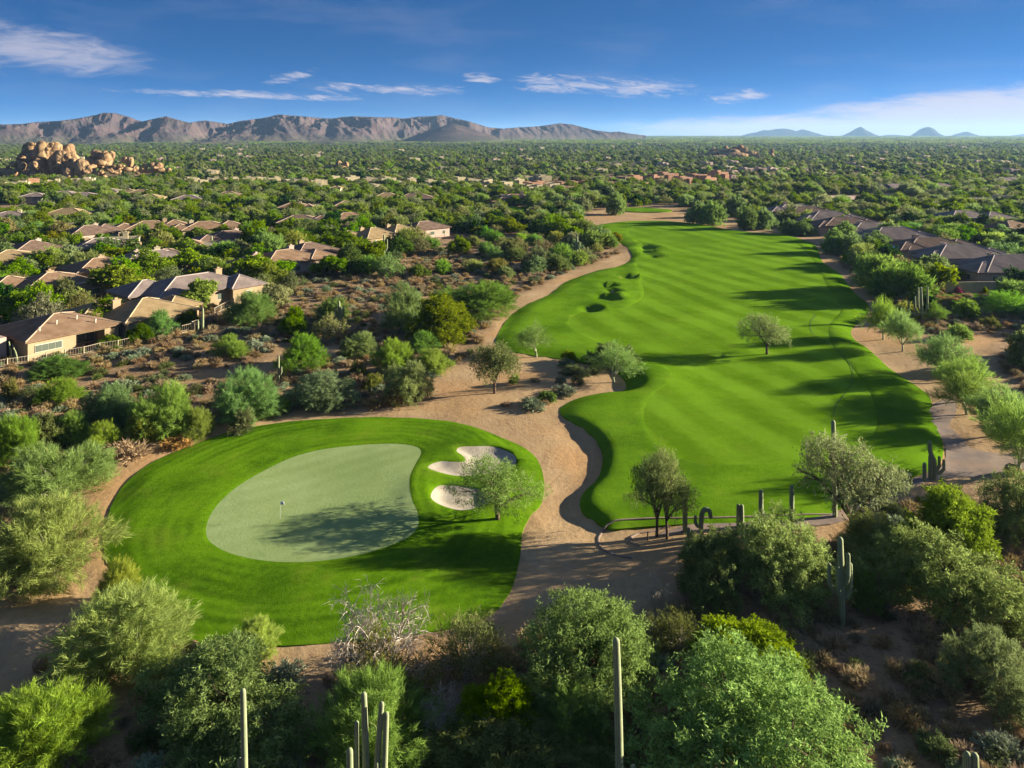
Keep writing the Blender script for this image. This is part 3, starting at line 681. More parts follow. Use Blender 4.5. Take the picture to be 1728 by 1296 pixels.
bush('lush_bush', 1528, 822, 1675, 975, 'bright yellow-green leafy tree beside the cart path', (1.08,1.12,1.0), 0)
bush('palo_bush', 1425, 880, 1560, 985, 'mottled green and yellow brush below the pale grey-green tree', olv, 0)
bush('mesq_bush', 1478, 905, 1722, 1085, 'very wide olive green mesquite right of the many-armed saguaro', (1.0,1.18,.75), 0)
bush('mesq_bush', 1655, 798, 1790, 935, 'grey-green bush at the right edge below the boulder', (.8,.95,.85), 1)
bush('mesq_bush', 1595, 1062, 1745, 1225, 'dark green mesquite at the right edge above the brown scrub', (.8,.95,.8), 1)
bush('palo_bush', 1436, 965, 1495, 1045, 'small green bush just right of the many-armed saguaro', (.7,.85,.6), 1)
bush('dead_bush', 1085, 972, 1135, 1060, 'small leafless twisted dead tree on the dirt track', None, 1)
# round the green and the wash
tree('mesq_tree', 772, 784, 930, 840, 876, 'spreading mesquite beside the two white bunkers', (.95,1.15,.85), 0)
tree('mesq_tree', 1043, 768, 1140, 1108, 906, 'left of the twin dusty trees between turf and curb loop', (.95,1.0,1.05), 1)
tree('mesq_tree', 1108, 762, 1202, 1126, 909, 'right of the twin dusty trees between turf and curb loop', (1.0,1.05,1.05), 0)
tree('open_tree', 797, 580, 876, 834, 664, 'grey-green vase shaped tree alone on the pale sand', (1.1,1.1,1.2), 0)
tree('thin_tree', 860, 543, 930, 905, 601, 'slender pale trunked palo verde at the turf edge behind the sand', None, 0)
tree('thin_tree', 1000, 578, 1088, 1037, 645, 'white trunked palo verde on the tip of the sandy spit', (.9,1,.8), 0)
bush('palo_mid', 1002, 582, 1080, 626, 'low green bush behind the white trunked palo verde', (.8,.9,.75), 0)
tree('mesq_tree', 1250, 531, 1341, 1294, 598, 'lone tree standing in the middle of the fairway', (1.1,1.2,1.05), 0)
for a in [('green_shrub', 857, 631, 879, 650, 'round green shrub right of the vase shaped tree'), ('green_shrub', 943, 592, 978, 616, 'dark green shrub at the turf edge on the spit'),
          ('gray_shrub', 942, 604, 970, 622, 'pale blue-grey shrub in front of the dark green one'), ('creo_shrub', 950, 616, 1000, 640, 'brownish shrub in the middle of the spit'),
          ('creo_shrub', 990, 616, 1015, 634, 'small dry green shrub near the white trunked palo verde'), ('gray_shrub', 937, 634, 955, 648, 'little round grey shrub on the sand'),
          ('creo_shrub', 962, 632, 985, 652, 'olive shrub in the centre of the sandy spit'), ('gray_shrub', 930, 650, 972, 672, 'pale flowering shrub nearest the turf corner'),
          ('green_shrub', 908, 660, 938, 684, 'yellow-green shrub near the turf corner'), ('gray_shrub', 876, 672, 922, 694, 'wide blue-green shrub lowest on the spit'),
          ('dry_shrub', 843, 677, 865, 690, 'small brown shrub left of the wide blue-green one'), ('dry_shrub', 895, 638, 915, 646, 'flat brown clump on the pale sand'),
          ('creo_shrub', 985, 595, 1010, 618, 'dark shrub at the turf edge beside the white trunked palo verde')]:
    bush(*a)
# band of bushes above the green surround
for a in [('palo_bush', -10, 700, 72, 800, 'bright green bush at the left edge above the feathery palo verdes', (.95,1.05,.7), 0), ('palo_bush', 88, 697, 150, 762, 'round bright palo verde, first of the pair over the sandy bend', brt, 1),
          ('palo_bush', 145, 712, 204, 768, 'bright low palo verde overhanging the sandy bend', brt, 2), ('mesq_mid', 40, 700, 110, 770, 'dull green bush between bright palo verdes at far left', dk, 2),
          ('mesq_bush', 128, 652, 235, 738, 'dark green mesquite left of the round bright palo verde', (.62,.85,.65), 0),
          ('palo_bush', 226, 650, 318, 748, 'tall round bright palo verde over the ring path', (1.15,1.15,.7), 0), ('lush_bush', 212, 702, 268, 756, 'leafy bush below the tall round palo verde', (1.3,1.1,1.0), 1),
          ('palo_bush', 300, 690, 358, 748, 'yellowish green bush right of the tall round palo verde', (.9,.9,.6), 1), ('palo_bush', 352, 626, 466, 722, 'large blue-green palo verde over the ring path', (.72,.92,.85), 2),
          ('creo_shrub', 380, 690, 440, 732, 'grey leafy shrub under the large blue-green palo verde', gry), ('palo_bush', 430, 668, 486, 708, 'small bush right of the large blue-green palo verde', (.9,1,.7), 0),
          ('mesq_bush', 490, 628, 600, 700, 'grey mottled mesquite beside the ring path', (.8,.95,.95), 1), ('palo_bush', 470, 565, 545, 632, 'bright green mid-field palo verde beside a thin saguaro', (.85,1.1,.6), 1),
          ('palo_bush', 578, 562, 632, 606, 'round pale palo verde in the open scrub', pale, 0), ('palo_bush', 628, 574, 695, 640, 'pale yellow-green palo verde left of the sandy path', (1.15,1.15,.95), 2),
          ('mesq_bush', 648, 610, 728, 688, 'mesquite with pale dead branches beside the sandy clearing', (1.1,1.2,1.0), 2), ('palo_bush', 700, 590, 762, 636, 'low palo verde at the edge of the sandy clearing', pale, 1),
          ('creo_shrub', 586, 608, 622, 642, 'dark little shrub among palo verdes', dk), ('creo_shrub', 610, 630, 650, 660, 'yellow-green shrub among palo verdes', yel), ('dry_shrub', 618, 660, 700, 694, 'brown and green brush beside the ring path', olv),
          ('lush_bush', 680, 500, 800, 582, 'wide saturated green bush beside the fairway strip of sand', (1.1,1.05,1.1), 0), ('mesq_bush', 640, 480, 720, 560, 'dusty bush left of the wide saturated one', (.8,.95,.85), 1),
          ('palo_bush', 735, 478, 868, 540, 'broad light green palo verde hedge near the left fairway edge', (.8,1.0,.7), 0), ('creo_shrub', 645, 526, 684, 550, 'golden yellow shrub in the open scrub', (1.9,1.35,.35)),
          ('palo_bush', 690, 560, 740, 596, 'dark green bush above the sandy clearing', (.6,.8,.55), 1), ('palo_bush', 55, 600, 145, 645, 'green bush against the fence before the tan house', (.6,.85,.5), 1),
          ('palo_bush', 60, 640, 135, 688, 'green bush in the scrub below the tan house', (.85,1.0,.6), 2), ('creo_shrub', 95, 668, 118, 688, 'small bright shrub below the tan house', yel),
          ('palo_bush', 360, 568, 415, 608, 'bright bush in the brown scrub right of the fence', (1.0,1.1,.6), 0), ('gray_shrub', 415, 572, 445, 592, 'silver shrub in the brown scrub'),
          ('palo_bush', 380, 494, 462, 552, 'pale green tree below the small fence corner', (.75,.95,.75), 1), ('lush_bush', 470, 520, 525, 570, 'dark green bush in the scrub beside the tall saguaro', (.7,.85,.9), 0),
          ('gray_shrub', 185, 640, 232, 668, 'grey-green shrub in brown scrub, left part'), ('creo_shrub', 240, 632, 290, 655, 'low olive shrub in brown scrub'),
          ('dry_shrub', 170, 745, 260, 785, 'dry tan brush pile on the sandy bend'), ('dry_shrub', 275, 735, 330, 760, 'orange dry weeds beside the ring path', (1.2,.9,.6)),
          ('creo_shrub', 0, 640, 35, 680, 'olive shrub at the left edge below the fence', olv),
          ('palo_bush', 248, 524, 296, 572, 'pale green bush between the fence and the chimney house', (.65,.9,.65), 1), ('lush_bush', 215, 548, 258, 582, 'dark green bush inside the fence', (.6,.7,.6), 0),
          ('lush_bush', 295, 524, 335, 556, 'low dark bush at the fence corner', (.55,.7,.6), 1)]:
    bush(*a)
# right-hand side
for i, (a, lb) in enumerate([((1545, 566, 1642, 1594, 645), 'first palo verde of the slanting row, farthest from the boulder'), ((1582, 603, 1668, 1628, 678), 'second palo verde of the slanting row beside the cart path'),
          ((1602, 630, 1700, 1632, 700), 'third palo verde of the slanting row with a pale forked trunk'), ((1642, 656, 1745, 1690, 735), 'fourth palo verde of the slanting row, over the orange sand'),
          ((1660, 676, 1790, 1716, 800), 'tall palo verde with a dark trunk beside the boulder')]):
    tree('palo_tree', a[0], a[1], a[2], a[3], a[4], lb, (.95,1.05,.85), i)
tree('palo_tree', 1448, 505, 1512, 1490, 573, 'left of two pale trunked palo verdes on the sandy strip', (.85,1.0,.8), 0)
tree('palo_tree', 1490, 524, 1550, 1523, 593, 'right of two pale trunked palo verdes on the sandy strip', (.9,1.05,.85), 1)
tree('thin_tree', 1560, 508, 1602, 1578, 545, 'small palo verde right of the big candelabra saguaro', (.9,1,.8))
tree('palo_tree', 1655, 492, 1732, 1702, 536, 'palo verde with white bent trunk beside the wire fence', (.8,1.0,.6), 0)
tree('palo_mid', 1598, 548, 1640, 1618, 575, 'small bush above the slanting row of palo verdes', (.9,1.05,.7))
for a in [('palo_mid', 1435, 428, 1520, 500, 'leafy palo verde row beside the right fairway edge, nearest the turf', (.8,.95,.6), 0), ('palo_mid', 1480, 445, 1570, 520, 'tall grey-green palo verde behind the candelabra saguaro', (.75,.95,.6), 1),
          ('mesq_mid', 1540, 432, 1610, 480, 'dusty bush below the nearest right-hand roof', (.9,1.1,.8), 2), ('mesq_mid', 1700, 555, 1770, 625, 'green bush at the right edge beside the brown scrub', (.9,1.1,.7), 0),
          ('creo_shrub', 1655, 535, 1690, 556, 'thin yellow-green shrub near the wire fence', yel), ('dark_mid', 1640, 362, 1675, 394, 'round dark evergreen before the right-hand house', None, 0),
          ('green_shrub', 1605, 368, 1630, 386, 'round bright shrub before the right-hand wall', brt), ('pink_shrub', 1605, 484, 1626, 498, 'pink flowering shrub at the garden wall'),
          ('green_shrub', 1656, 484, 1668, 496, 'small yellow-green shrub at the garden wall', yel), ('dark_mid', 1700, 455, 1780, 520, 'dark bush at the right edge behind the garden lawn', (1.6,1.6,1.6), 1),
          ('palo_mid', 1652, 392, 1700, 425, 'bright bush behind the roofs at the right', brt, 0), ('palo_mid', 1690, 398, 1740, 430, 'light green bush cut by the right edge behind the roofs', brt, 1)]:
    bush(*a)
tree('lush_tree_mid', 1560, 448, 1614, 1583, 495, 'lime green tree with dark forked trunk by the garden wall', (1.5,1.3,1.0), 0)
tree('lush_tree_mid', 1608, 450, 1645, 1622, 474, 'flat lime green tree left of centre over the garden wall', (1.6,1.3,1.0), 1)
tree('lush_tree_mid', 1640, 452, 1680, 1660, 474, 'flat lime green tree at the right over the garden wall', (1.6,1.3,1.0), 0)
for i, (x0, y0, x1, bx, by) in enumerate([(1312,370,1350,1330,396), (1340,374,1375,1356,398), (1386,388,1425,1408,428), (1410,395,1456,1436,431), (1400,376,1450,1425,410), (1455,392,1512,1480,428), (1445,402,1490,1470,432)]):
    tree('mesq_mid', x0, y0, x1, bx, by, ['low green tree at the top bend of the right fairway edge', 'second tree at the top bend of the right fairway edge', 'first spreading tree on the bare strip below the roof row', 'second spreading tree on the bare strip below the roof row',
         'shaded tree behind the two spreading ones', 'round tree touching the middle roofs of the row', 'low tree before the middle roofs of the row'][i], (.75,1.0,.65), i)
for i, (x0, y0, x1, bx, by) in enumerate([(1158,342,1195,1176,378), (1180,340,1225,1204,380), (1020,326,1056,1040,362), (1245,350,1285,1265,388), (1270,352,1312,1290,386), (1225,330,1262,1240,366)]):
    tree('mesq_mid', x0, y0, x1, bx, by, ['left dark trunked tree on the sand behind the far fairway end', 'right dark trunked tree on the sand behind the far fairway end', 'bushy tree on the orange sand at the far left fairway corner',
         'small tree on the far right fairway corner', 'second tree on the far right fairway corner', 'tree behind the far sand strip'][i], (.8,1.0,.7), i)
# middle left: trees that stand out
for a in [('lush_tree_mid', 160, 450, 252, 205, 500, 'wide umbrella tree between the two chimney houses', (1.2,1.1,1)), ('lush_tree_mid', 315, 474, 384, 342, 528, 'round umbrella tree before the long dark roof', (1.15,1.15,1)),
          ('lush_mid', 205, 424, 290, 250, 470, 'large leafy tree behind the wide umbrella tree', (1.1,1.1,1)), ('lush_tree_mid', 285, 406, 346, 312, 442, 'umbrella tree left of the pale walled house', (1.1,1.1,1)),
          ('lush_tree_mid', 385, 432, 468, 425, 478, 'dark umbrella tree at the end of the long dark roof', (.9,.95,.9)), ('lush_mid', 135, 505, 235, 180, 556, 'wide leafy tree behind the tan house', (.95,1,.8)),
          ('lush_mid', 25, 480, 108, 70, 545, 'leafy tree left of the wide one behind the tan house', (1.1,1.15,.9)), ('lush_mid', 120, 395, 150, 135, 432, 'round tree before the small roofs at left', (1,1.05,.9)),
          ('lush_mid', 62, 372, 110, 85, 405, 'big round tree among the upper left houses', (1,1.05,.9)), ('lush_mid', 182, 365, 214, 198, 392, 'compact bright tree beside the brown roofs', (1,1.1,.9)),
          ('lush_tree_mid', 540, 392, 615, 580, 432, 'dark round tree left of the three stepped roofs', (.85,.95,.9)), ('lush_mid', 560, 412, 620, 590, 462, 'tall dark tree below the round one by the stepped roofs', (.7,.85,.8)),
          ('lush_mid', 400, 375, 470, 435, 420, 'tree above the low brown roofs at centre left', (.95,1,.9)), ('lush_mid', 120, 545, 140, 130, 560, 'small bush beside the tan house', (.8,.9,.8)),
          ('dark_mid', 330, 425, 352, 340, 452, 'small dark evergreen by the pale walled house', None), ('mesq_mid', 88, 470, 128, 108, 512, 'open dull tree before the white parapet', (.7,.75,.6)),
          ('lush_mid', 165, 565, 205, 185, 585, 'bush touching the corner of the tan house', (.8,.95,.7))]:
    tree(*a)
# ------------------------------------------------------------------ saguaros
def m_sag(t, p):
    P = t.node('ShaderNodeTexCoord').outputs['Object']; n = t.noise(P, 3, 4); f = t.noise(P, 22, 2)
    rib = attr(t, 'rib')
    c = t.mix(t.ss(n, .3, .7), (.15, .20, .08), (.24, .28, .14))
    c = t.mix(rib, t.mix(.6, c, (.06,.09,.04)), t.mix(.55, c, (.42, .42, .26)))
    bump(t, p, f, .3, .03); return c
M_SAG = mat('saguaro skin', (.12,.16,.07), .8, m_sag, .15)
def column(pts, r0, nr=11, taper=True):
    """ribbed swept column with a domed top"""
    P = [Vector(p) for p in pts]; Q = []
    for i in range(len(P)-1):
        k = max(3, int((P[i+1]-P[i]).length/.35))
        p0, p1, p2, p3 = P[max(i-1,0)], P[i], P[i+1], P[min(i+2, len(P)-1)]
        for j in range(k):
            t = j/k; Q.append(.5*((2*p1)+(-p0+p2)*t+(2*p0-5*p1+4*p2-p3)*t*t+(-p0+3*p1-3*p2+p3)*t**3))
    Q.append(P[-1]); d = (Q[-1]-Q[-2]).normalized()
    R = [r0*(.86+.14*math.sin(PI*min(1, i/len(Q)*1.1))) for i in range(len(Q))]
    if taper:
        for a in (.35, .6, .8, .95): Q.append(P[-1]+d*r0*a); R.append(r0*.86*math.sqrt(max(0, 1-a*a*.98)))
    n = nr*2; V = []; Fc = []; rib = []; prev = None
    for i, p in enumerate(Q):
        dd = (Q[min(i+1, len(Q)-1)]-Q[max(i-1, 0)]).normalized()
        a = dd.cross(Vector((.31, 1, .17))).normalized() if prev is None else (prev-dd*prev.dot(dd)).normalized()
        prev = a; c = dd.cross(a)
        for j in range(n):
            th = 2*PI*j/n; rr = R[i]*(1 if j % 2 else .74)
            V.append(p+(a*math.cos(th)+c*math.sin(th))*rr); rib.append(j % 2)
    for i in range(len(Q)-1):
        for j in range(n): Fc.append((i*n+j, i*n+(j+1) % n, (i+1)*n+(j+1) % n, (i+1)*n+j))
    V.append(Q[-1]+d*r0*.04); rib.append(1); k = len(V)-1
    me_f = Fc+[((len(Q)-1)*n+j, (len(Q)-1)*n+(j+1) % n, k, k) for j in range(n)]
    me = bpy.data.meshes.new('column'); me.from_pydata([tuple(v) for v in V], [], [f if f[2] != f[3] else f[:3] for f in me_f])
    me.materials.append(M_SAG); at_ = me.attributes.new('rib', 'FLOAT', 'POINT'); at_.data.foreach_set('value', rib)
    me.polygons.foreach_set('use_smooth', [True]*len(me.polygons)); return me
def saguaro(px, ytop, ybase, label, arms=(), wpx=None, lean=0.0, group=None, bend=None):
    X_, Y_, z = ground(px, ybase); h = HCAM-(ytop-HZ)*Y_/F-z; s = Y_/F
    r = (wpx*s/2*1.18) if wpx else .25
    e = link('saguaro', None, None, (X_, Y_, z), 0, label=label, cat='cactus', group=group)
    top = (lean*s, 0, h-r)
    pts = [(0, 0, -.3), (lean*s*.4, 0, h*.5), top] if not bend else [(0, 0, -.3)]+[(b[0]*s, 0, b[1]*h) for b in bend]
    link('stem', column(pts, r), e)
    for (ax, z0, z1, dep) in arms:      # ax = sideways offset px, z0/z1 = fractions of the height, dep = depth offset px
        x1, y1 = ax*s, dep*s; k = 1 if ax > 0 else -1
        ra = r*.72; bz = h*z0
        link('arm', column([(0, 0, bz), (x1*.55, y1*.55, bz-.02*h), (x1*.95, y1*.95, bz+.10*h*abs(z1-z0)/.4), (x1, y1, bz+.35*(z1-z0)*h), (x1, y1, h*z1)], ra, 10), e)
    FOOT.append((X_, Y_, 1.0))
    return e
saguaro(1421, 906, 1054, 'tall many-armed saguaro in the shaded scrub at right', [(-9,.34,.66,-6), (14,.34,.68,0), (-20,.38,.66,4), (7,.5,.82,-8)], 9, -3)
saguaro(1047, 1076, 1390, 'very tall armless saguaro pole rising from the bottom edge', [], 12, -7)
saguaro(414, 1162, 1420, 'single tall saguaro with one short arm on the left part of the bottom edge', [(-11,.12,.52,4)], 9.5, -4)
saguaro(620, 1168, 1420, 'leftmost tall stem of the saguaro cluster on the bottom edge', [(-19,.30,.78,4)], 10, -6)
saguaro(630, 1184, 1420, 'leaning middle stem of the saguaro cluster on the bottom edge', [], 9, 14)
saguaro(646, 1201, 1420, 'right stem of the saguaro cluster on the bottom edge', [(-9,.25,.62,-6)], 9, 6)
saguaro(590, 1262, 1440, 'short pale stem left of the saguaro cluster', [], 11, 0)
saguaro(1632, 1268, 1375, 'stubby blue-green saguaro pair at the bottom right, left stem', [], 12, 0)
saguaro(1645, 1270, 1375, 'stubby blue-green saguaro pair at the bottom right, right stem', [], 12, 0)
saguaro(1068, 1290, 1400, 'short saguaro tip just right of the tall pole', [], 9, 0)
saguaro(1409, 709, 872, 'slim saguaro rising behind the pale grey-green tree', [], 7, -3)
saguaro(1336, 818, 905, 'plain saguaro standing left of the pale grey-green tree', [], 7, 0)
saguaro(1284, 826, 905, 'saguaro with a faint bulge between turf and grey mesquite', [(5,.3,.5,2)], 7, 0)
saguaro(1246, 850, 900, 'left stem of the short saguaro pair beside the path', [], 6, 0)
saguaro(1252, 851, 901, 'right stem of the short saguaro pair beside the path', [], 6, 0)
saguaro(1156, 842, 898, 'dark plain saguaro beside the twin dusty trees', [], 7, 0)
saguaro(1183, 858, 912, 'curled saguaro with a drooping arm beside the path', [(-9,.45,.72,2)], 7, 0, bend=[(0,.5), (2,.85), (7,.97), (14,.92), (16,.75)])
saguaro(1162, 890, 925, 'small saguaro under the curled one', [(6,.3,.8,2)], 6, 0)
saguaro(1576, 744, 809, 'crooked saguaro with several arms beside the cart path', [(10,.25,.55,2), (15,.2,.5,-3)], 6.5, -6, bend=[(1,.3), (0,.5), (-6,.7), (-7,.95)])
saguaro(1570, 766, 809, 'short straight saguaro touching the crooked one', [], 6, 0)
saguaro(1560, 780, 812, 'small saguaro left of the crooked one at the kerb', [], 5.5, 0)
saguaro(1535, 797, 815, 'stumpy saguaro farthest left of the cart path group', [], 5.5, 0)
saguaro(1556, 484, 547, 'big candelabra saguaro with long bare arms beside the right fairway strip', [(-11,.30,.72,2), (-24,.28,.62,-3), (10,.30,.98,2), (-4,.35,.95,5)], 4, -2)
saguaro(573, 508, 559, 'upright saguaro with raised arms in the open scrub at left centre', [(-7,.42,.72,1), (6,.40,.78,1), (3,.45,.8,-2)], 4, -1)
saguaro(470, 600, 645, 'thin pale saguaro beside the bright mid-field palo verde', [(5,.3,.55,0)], 3, 0)
saguaro(648, 396, 440, 'saguaro group leader near the stepped roofs, several arms', [(-5,.4,.75,0), (5,.4,.8,1)], 3, 0)
saguaro(666, 388, 412, 'thin saguaro between the stepped roofs', [], 2.6, 0)
saguaro(447, 488, 512, 'short saguaro by the small fence corner', [], 3, 0)
saguaro(342, 520, 560, 'grey saguaro at the fence corner pillar', [], 3.5, 0)
saguaro(334, 540, 562, 'short dark saguaro touching the fence corner', [], 3, 0)
saguaro(357, 398, 428, 'saguaro against the pale walled house', [], 3, 0)
saguaro(974, 398, 440, 'grey saguaro among the trees left of the far fairway', [(-4,.5,.75,0), (4,.5,.75,0)], 3, 0)
saguaro(1379, 345, 372, 'saguaro before the far end of the roof row', [], 2.4, 0)
saguaro(1700, 447, 475, 'dark saguaro at the last roof of the row', [], 3, 0)
for i, (dx, dy) in enumerate([(20, 576), (27, 582), (30, 590)]):
    saguaro(dx, dy, 612, ['pale bent saguaro, left of three at the shaded wall of the tan house', 'pale saguaro, middle of three at the shaded wall of the tan house', 'shortest of the three saguaros at the shaded wall of the tan house'][i], [], 2.2, -5)

# ------------------------------------------------------------------ boulders
def m_rock(t, p):
    P = t.node('ShaderNodeTexCoord').outputs['Object']; G = pos(t)
    n = t.noise(G, .22, 6, .65); f = t.noise(G, 1.1, 5, .7); cr = t.node('ShaderNodeTexVoronoi', feature='DISTANCE_TO_EDGE', ins={'Vector': t.vm('MULTIPLY', G, (1, 1, .6)), 'Scale': .17})
    c = t.mix(t.ss(n, .35, .66), (.22, .13, .065), (.40, .265, .13))
    c = t.mix(t.ss(f, .55, .75), c, (.20, .145, .10))
    c = t.mix(t.m('MULTIPLY', t.m('SUBTRACT', 1.0, t.ss(cr.outputs[0], .0, .12)), .4), c, (.10, .07, .05))
    bump(t, p, t.m('ADD', f, t.ss(cr.outputs[0], 0, .2)), .9, .9); return c
M_ROCK = mat('weathered granite', (.4,.28,.17), .95, m_rock, .05)
import bmesh
def rockmesh(seed, sub=3, big=.25):
    bm = bmesh.new(); bmesh.ops.create_icosphere(bm, subdivisions=sub, radius=1)
    r = rngp(seed); off = r.uniform(0, 50, 2); co = np.array([v.co[:] for v in bm.verts])
    k = 1+big*perlin(co[:, 0]*1.3+off[0]+co[:, 2], co[:, 1]*1.3+off[1]-co[:, 2]*.7)+.13*perlin(co[:, 0]*3.2+off[1], co[:, 1]*3.2+co[:, 2]*3)+.05*perlin(co[:, 0]*7+off[1], co[:, 1]*7+co[:, 2]*7)
    for i in range(7):   # flat faces
        d = r.normal(size=3); d /= np.linalg.norm(d); pr = co@d; lim = r.uniform(.62, .85)
        k = np.where(pr*k > lim, lim/np.maximum(pr, .01)*.5+k*.5, k)
    for v, s in zip(bm.verts, k): v.co = v.co*float(s)
    me = bpy.data.meshes.new('boulder'); bm.to_mesh(me); bm.free(); me.materials.append(M_ROCK)
    me.polygons.foreach_set('use_smooth', [True]*len(me.polygons)); me.set_sharp_from_angle(angle=math.radians(38)); return me
RM = [rockmesh(400+i) for i in range(9)]
def pile(name, label, D, items, cen):
    e = link(name, None, None, (cen[0], cen[1], 0), 0, label=label, cat='rock outcrop')
    r = rngp(len(items)+int(D))
    for (px, py, w, h, dd) in items:       # centre px, size px, depth offset m
        Y_ = D+dd; s = Y_/F; x = (px-CX)*s; z = HCAM-(py-HZ)*s
        k_ = 1.28 if h > 20 else 1.1; w *= k_; h *= k_ if h > 20 else 1
        o = link('boulder', RM[r.integers(len(RM))], e, (x-cen[0], Y_-cen[1], z-(h*s*.11 if h > 20 else 0)), r.uniform(0, 6.28), (w*s/2, w*s/2*r.uniform(.8, 1.1), h*s/2))
    return e
R_ = rngp(9); it = []
def sky1(px): return np.interp(px, [-40, 0, 20, 38, 46, 60, 75, 90, 108, 118, 126, 135], [292, 282, 268, 252, 238, 236, 237, 236, 238, 244, 256, 268])
for (px, w, h) in [(52,24,44), (70,22,40), (90,32,44), (112,22,34), (60,30,34), (84,36,40), (40,26,40), (104,34,40), (124,22,34), (30,30,36), (14,32,30), (-8,36,26), (75,30,28), (50,30,30), (118,26,28), (96,30,30), (24,26,24), (62,24,22), (106,24,22), (-30,30,20)]:
    it.append((px, sky1(px)+h/2+(0 if len(it) < 4 else R_.uniform(4, 26)), w, h, R_.uniform(-14, 14)))
for k in range(46):
    px = R_.uniform(-30, 132); t0 = sky1(px); py = R_.uniform(t0+6, 300); w = R_.uniform(5, 15); it.append((px, py, w, w*R_.uniform(.7, 1.5), -14-(py-t0)*.35+R_.uniform(-4, 4)))
for a in [(122,283,20,36,-30), (138,284,22,38,-30), (116,292,16,22,-33), (150,290,16,22,-30), (155,272,14,18,-10), (165,262,18,18,-8), (180,268,22,26,-10), (160,258,12,12,-6), (188,262,12,16,-8), (172,276,34,16,-14), (155,284,16,16,-24),
          (210,270,12,14,-5), (220,274,12,20,-5), (200,284,22,10,-18), (185,284,18,12,-22), (195,291,18,8,-26), (215,286,18,9,-16), (228,284,12,9,-12), (168,292,16,10,-28), (142,299,16,8,-36), (205,296,12,7,-30), (176,298,10,6,-34)]: it.append(a)
for k in range(30):
    px = R_.uniform(112, 232); py = R_.uniform(278, 300); w = R_.uniform(4, 9); it.append((px, py, w, w*.8, -20-(py-276)+R_.uniform(-3, 3)))
pile('rock_outcrop', 'large golden granite boulder pile below the mountains at left', 640, it, (-390, 640))
pile('rock_outcrop', 'small reddish boulder group right of the large golden pile', 640, [(245,281,9,12,0), (258,279,10,12,0), (268,280,14,14,2), (240,288,8,8,-4), (252,289,12,8,-4), (272,287,14,8,-4), (285,288,8,10,-2), (262,285,12,9,-3), (233,290,8,6,-4)], (-295, 640))
pile('rock_outcrop', 'dark rocky knoll standing out of the trees on the far plain', 1150, [(1242,252,20,12,10), (1256,254,14,14,5), (1250,248,10,8,0), (1230,256,30,12,0), (1210,259,32,10,0), (1190,262,30,8,0), (1268,260,20,12,0), (1275,264,18,8,0), (1240,262,40,12,-10), (1215,265,40,8,-12), (1172,266,20,5,0), (1303,256,6,12,0), (1302,262,10,8,-4), (1205,254,14,9,6), (1225,250,10,8,5)], (340, 1150))
pile('rock_outcrop', 'pair of orange boulders among trees at far centre left', 820, [(572,276,12,10,0), (584,278,10,12,0), (562,281,10,8,0), (578,283,14,8,-4), (535,284,20,8,0), (548,283,8,8,0)], (-190, 820))
def rock(px, py, w, h, label, name='boulder', rz=0, s=0):
    X_, Y_, z = ground(px, py); sc = Y_/F
    link(name, RM[s], None, (X_, Y_, z+h*sc*.33), rz, (w*sc/2, w*sc/2*.8, h*sc/2*1.1), label=label, cat='boulder')
M_ROCK2 = M_ROCK
rock(326, 1096, 24, 17, 'pale boulder at the lower edge of the green surround', s=1)
rock(68, 1130, 24, 30, 'tan blocky boulder on the sand in the lower left', s=2)
rock(1706, 800, 24, 22, 'grey-brown boulder beside the tall palo verde at right', s=3)
rock(1722, 802, 10, 14, 'smaller pale boulder right of the grey-brown one', s=4)

# ------------------------------------------------------------------ golf things
M_WHT = mat('white paint', (.8,.8,.8), .5, spec=.3); M_PIN = mat('pin yellow', (.6,.5,.3), .5)
M_BLUE = mat('flag blue print', (.05,.12,.4), .6)
fx, fy, fz = ground(473, 877)
e = link('flagstick', None, None, (fx, fy, fz), 0, label='white flag on a thin pole standing on the putting green', cat='flag')
htop = HCAM-(846-HZ)*fy/F-fz
m = MB(); m.tube([(0,0,-.1), (0,0,htop)], .008, 8); link('pole', m.mesh('pole', M_WHT), e)
m = MB(); g = 7
for i in range(g): m.v += [(.02+i*.05, .02*math.sin(i*.9), htop-.02), (.02+i*.06, .02*math.sin(i*.9+.4), htop-.30)]
m.f = [(2*i, 2*i+1, 2*i+3, 2*i+2) for i in range(g-1)]; m.mi = [0]*len(m.f)
fo = link('flag', m.mesh('flag', M_WHT, True), e); sm = fo.modifiers.new('thick', 'SOLIDIFY'); sm.thickness = .006
m = MB(); m.box(.13, .25, -.022, -.016, htop-.22, htop-.10); link('flag_mark', m.mesh('flag_mark', M_BLUE), e)
m = MB(); m.tube([(0,0,.0), (0,0,.012)], .07, 12); link('cup', m.mesh('cup', mat('cup dark', (.02,.02,.02), .8)), e)
